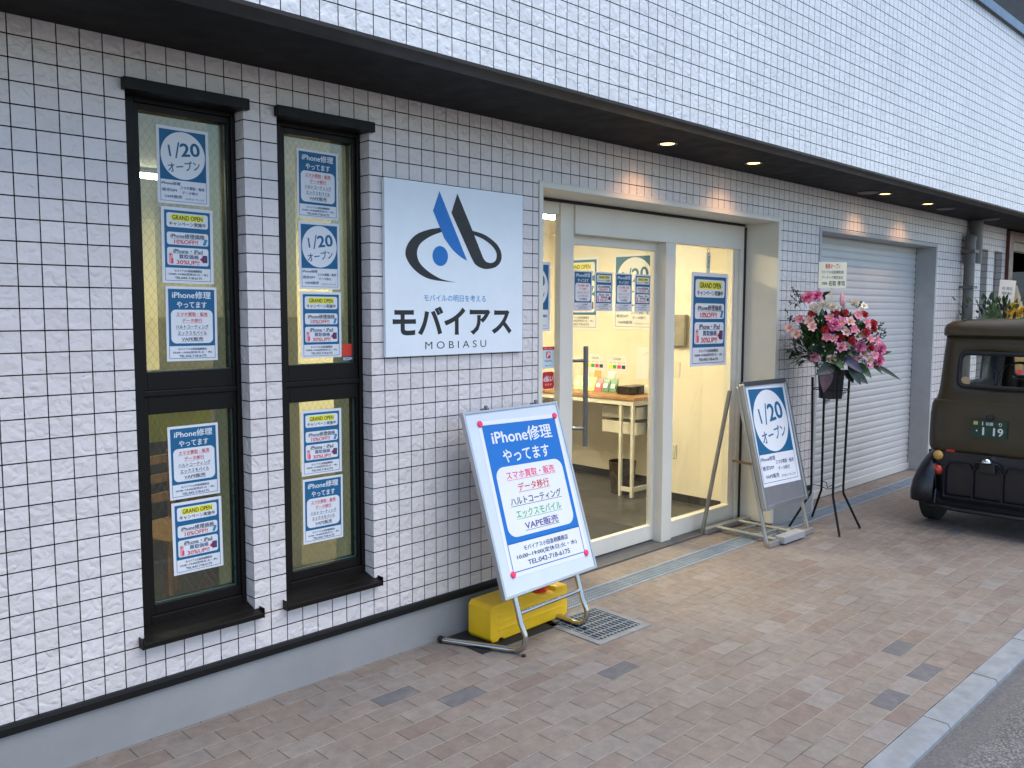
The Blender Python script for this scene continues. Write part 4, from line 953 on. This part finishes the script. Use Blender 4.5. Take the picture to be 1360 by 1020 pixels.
MB().box(-.0055, .0055, .0, .004, -.17, .16).build('stick', flat('bamboo_stick', (214, 196, 158)), mc)
p = Print(.001); cm = flat('cream_card', (232, 226, 200)); p.sheet(-112, -97, 112, 97, cm, .0015)
p.text('新装オープン', 0, 66, 118, M['rink'], 1, .02, height=36); p.text('モバイアス小田急相模原店様', 0, 22, 176, M['ink'], 1, .004, height=24)
p.text('アーテック株式会社', 0, -18, 170, M['ink'], 1, .006, height=26); p.text('代表取締役', -64, -62, 46, M['ink'], 1, .006, height=22); p.text('名取 孝司', 34, -62, 128, M['logo_black'], 1, .016, height=38)
o = p.build('card'); o.parent = mc; o.location = (0, -.002, .175)

# second arrangement far right, behind the van
A2 = empty('flower_arrangement', (9.21, -.36, 1.16), 0, 'yellow flower bouquet with broad leaves behind the van, far right', 'flowers')
MB().lathe([(.09, 0), (.10, .20)], n=20).build('pot', M['black'], A2, smooth=True)
random.seed(5); b = MB()
for i in range(260):
    q = Vector((random.gauss(0, .20), random.gauss(.0, .14), random.uniform(.22, .62)))
    leaf_rows(b, q, q + Vector((random.uniform(-.2, .2), random.uniform(-.2, .2), .1)), random.uniform(.05, .10), .016, random.choice((0, 0, 1)), .5, 4)
b.build('foliage', [LM['green'], LM['dark']], A2, fix=False, smooth=True)
for dx_, dz_, L in ((-.45, 1.0, .34), (-.25, 1.0, .36), (-.62, .8, .30), (-.1, 1, .30), (-.5, .5, .28)):
    b = MB(); leaf_rows(b, ax * (-.06) + az * .26 + an * .1, ax * dx_ + az * dz_ + an * .2, L, .05, 0, .3, 9, .15, an); b.build('leaf', leafmat('pale_broad_leaf', (.06, .10, .035), (.13, .19, .07)), A2, fix=False, smooth=True)
proto = None
for i in range(22):
    P_ = ax * random.uniform(-.02, .38) + az * random.uniform(.32, .56) + an * random.uniform(.10, .2)
    if proto is None: mb, mats = flower_mesh('rose', 'yellow', .045); o = proto = mb.build('flower', mats, A2, smooth=True, fix=False)
    else: o = proto.copy(); col.objects.link(o); o.parent = A2
    mt = frm(an + Vector((random.uniform(-.5, .5), random.uniform(-.5, .5), random.uniform(0, .6))), random.uniform(0, 6)); mt.translation = P_; o.matrix_local = mt
MB().tube([(0, 0, 0), (0, 0, -1.16)], .012, 8).tube([(0, 0, -1.0), (.2, .1, -1.2)], .010, 6).tube([(0, 0, -1.0), (-.2, .1, -1.2)], .010, 6).tube([(0, 0, -1.0), (0, -.22, -1.2)], .010, 6).build('stand', M['blackiron'], A2, smooth=True)
p = Print(.001); p.sheet(-95, -130, 95, 130, flat('cream_paper', (226, 214, 196)), .002)
for y_, t_ in ((40, '祝 開店'), (-10, '御祝')): p.text(t_, 0, y_, 120, M['gray_ink'], 1, .01, height=34)
place(p.build('message_card'), 9.32, -.40, 1.86, 'crumpled cream message card above the yellow bouquet, far right', cat='card', yaw=-36, roll=4)

# ------------------------------------------------------------------ things inside the shop
t = empty('display_table', (5.42, 1.30, 0), 0, 'wood topped display table with white steel legs inside the entrance', 'table')
MB().box(-.33, .32, -.02, 2.2, .87, .90).build('tabletop', M['wood'], t, bevel=.003)
b = MB(); b.box(-.32, -.285, 0, 2.18, .825, .869); b.box(.27, .305, 0, 2.18, .825, .869); b.box(-.285, .27, 0, .035, .825, .869); b.build('apron', M['whitem'], t, bevel=.002)
for x, y in ((-.32, 0), (-.32, .13), (.27, 0), (-.32, 2.145), (.27, 2.145)): MB().box(x, x + .028, y, y + .028, .012, .824).build('leg', M['whitem'], t, bevel=.003)
b = MB(); b.box(-.291, .27, 0, .026, .06, .10); b.box(-.291, .27, 2.15, 2.176, .06, .10); b.box(-.318, -.294, .029, .129, .06, .10); b.build('stretcher', M['whitem'], t, bevel=.003)
b = MB(); b.box(-.2, .27, .05, .45, .55, .66); b.box(-.2, .27, .05, .45, .69, .80); b.build('drawer', M['whitem'], t, bevel=.006)
tag(MB().lathe([(.10, .010), (.125, .30), (.122, .30), (.097, .016)], (5.24, 1.52, 0), 28).build('waste_bin', mat('brown_smoked_plastic', (.045, .035, .028), .25), smooth=True), 'dark brown waste bin on the floor under the display table', 'bin')
bt = empty('box_stack', (5.62, 1.55, .90), 0, 'small stack of black tins on the display table edge', 'tins')
for i in range(3): MB().box(-.36 + i * .10, -.275 + i * .10, -.10, .06, .0005, .075).build('tin', mat('black_tin', (.03, .027, .025), .25, .4), bt, bevel=.004)
pc = [(214, 236, 160), (170, 226, 200), (236, 226, 120), (214, 66, 84), (50, 116, 96), (28, 112, 74), (240, 150, 60), (236, 238, 230)]
nm = ['pale green', 'mint', 'yellow', 'red pink', 'dark teal', 'deep green', 'orange', 'white']
for i, (cc, n_) in enumerate(zip(pc, nm)):
    e = empty('product_pouch', (5.36 + (.06 if i > 5 else 0), 2.18 - i * .088 if i < 6 else 2.0 - (i - 6) * .17, .902), R(-90 + 8), '%s product pouch standing on the display table' % n_, 'pouch', 'product pouches on the display table')
    b = MB(); b.loft([[(-.036, -.012, 0), (.036, -.012, 0), (.036, .012, 0), (-.036, .012, 0)], [(-.038, .012, .06), (.038, .012, .06), (.038, .038, .06), (-.038, .038, .06)], [(-.036, .047, .125 + (.06 if i > 5 else 0)), (.036, .047, .125 + (.06 if i > 5 else 0)), (.036, .049, .125 + (.06 if i > 5 else 0)), (-.036, .049, .125 + (.06 if i > 5 else 0))]])
    b.build('pouch_bag', flat('pouch_%s' % n_.replace(' ', '_'), cc, .35), e, bevel=.004)
    mt = Matrix.Translation((0, .004, .045)) @ Matrix.Rotation(R(-21), 4, 'X'); b = MB(); b.box(-.022, .022, -.0065, -.003, -.012, .03, M=mt); b.build('pouch_label', M['paper'], e)
for i, y in enumerate((2.28, 2.0)):
    p = Print(.001); p.sheet(-120, -90, 120, 90, M['paper']); 
    for j, m_ in enumerate((M['yel'], M['green_ink'], M['pink_ink'], M['bink'])): p.rect(-105 + j * 54, -40, -60 + j * 54, -5, m_, 1); p.text('0%d' % (j + 1), -82 + j * 54, 18, 30, M['ink'], 1, height=10)
    p.text('COLOR', 0, 55, 90, M['ink'], 1, .01, height=22)
    place(p.build('swatch_card'), 5.7455, y, 1.13, '%s colour swatch card on the wall above the display table' % ('left' if i == 0 else 'right'), 'swatch cards on the inner wall', 'card', yaw=-90)
p = Print(.001); p.sheet(-160, -150, 160, 150, M['paper'])
p.text('ご案内', 0, 90, 140, M['gray_ink'], 1, height=30)
place(p.build('notice_sheet'), 5.7455, 1.60, 1.16, 'pale notice sheet on the inner wall at the right end of the table', cat='notice', yaw=-90)
wb = MB().box(5.45, 5.62, 1.30, 1.45, .901, .98).build('white_box', M['whitem'], bevel=.006); tag(wb, 'small white box on the near end of the display table', 'box')
tag(MB().box(2.9, 4.3, .62, 1.3, .009, .018).build('door_mat', mat('charcoal_mat', (.035, .036, .04), .95, bump=.003, bscale=300), bevel=.004), 'charcoal door mat on the shop floor inside the sliding door', 'mat')

# seen through the tall windows
sf = empty('open_shelf', (.74, 2.55, .008), 0, 'wooden open shelf inside, glimpsed through the left tall window', 'shelf')
for x in (-.30, .28): MB().box(x, x + .02, -.15, .15, 0, 1.55).build('side_panel', M['wood'], sf)
for z in (.05, .42, .80, 1.18, 1.53): MB().box(-.28, .28, -.15, .15, z, z + .02).build('shelf_board', M['wood'], sf)
p = Print(.001); p.sheet(-300, -210, 300, 210, flat('banner_green', (186, 190, 92))); p.rect(-300, 60, 300, 210, flat('banner_cream', (222, 206, 170)), 1); p.text('ランプラン', -20, 150, 440, M['ink'], 2, .006, height=70); p.text('280', -150, 20, 180, M['ink'], 2, .02, height=90)
place(p.build('price_banner'), 1.16, 1.72, 1.10, 'green and cream price banner reading 280 behind the left lower window pane', cat='banner', yaw=0)
ch = empty('wooden_chair', (1.06, 1.40, .008), R(20), 'wooden slat chair behind the left lower window pane', 'chair')
for x in (-.2, .18):
    for y in (-.2, .18): MB().box(x, x + .03, y, y + .03, 0, .84 if y > 0 else .42).build('leg', M['wood'], ch)
MB().box(-.21, .22, -.22, .22, .42, .445).build('seat', M['wood'], ch, bevel=.004)
for z in (.55, .66, .77): MB().box(-.169, .179, .186, .204, z, z + .05).build('slat', M['wood'], ch, bevel=.003)
bx_ = tag(MB().box(1.55, 1.85, 1.9, 2.3, .010, .60).build('cardboard_box', mat('cardboard', (.30, .20, .11), .8), bevel=.004), 'brown cardboard box on the floor behind the right tall window', 'box')
cab = empty('grey_cabinet', (1.62, 3.4, .009), 0, 'low grey cabinet behind the right tall window', 'cabinet')
MB().box(-.3, .25, -.2, .2, 0, 1.05).build('carcass', M['vent'], cab, bevel=.004)
for z in (.08, .40, .72): MB().box(-.28, .23, -.215, -.201, z, z + .29).build('drawer_front', M['dsteel'], cab, bevel=.004)
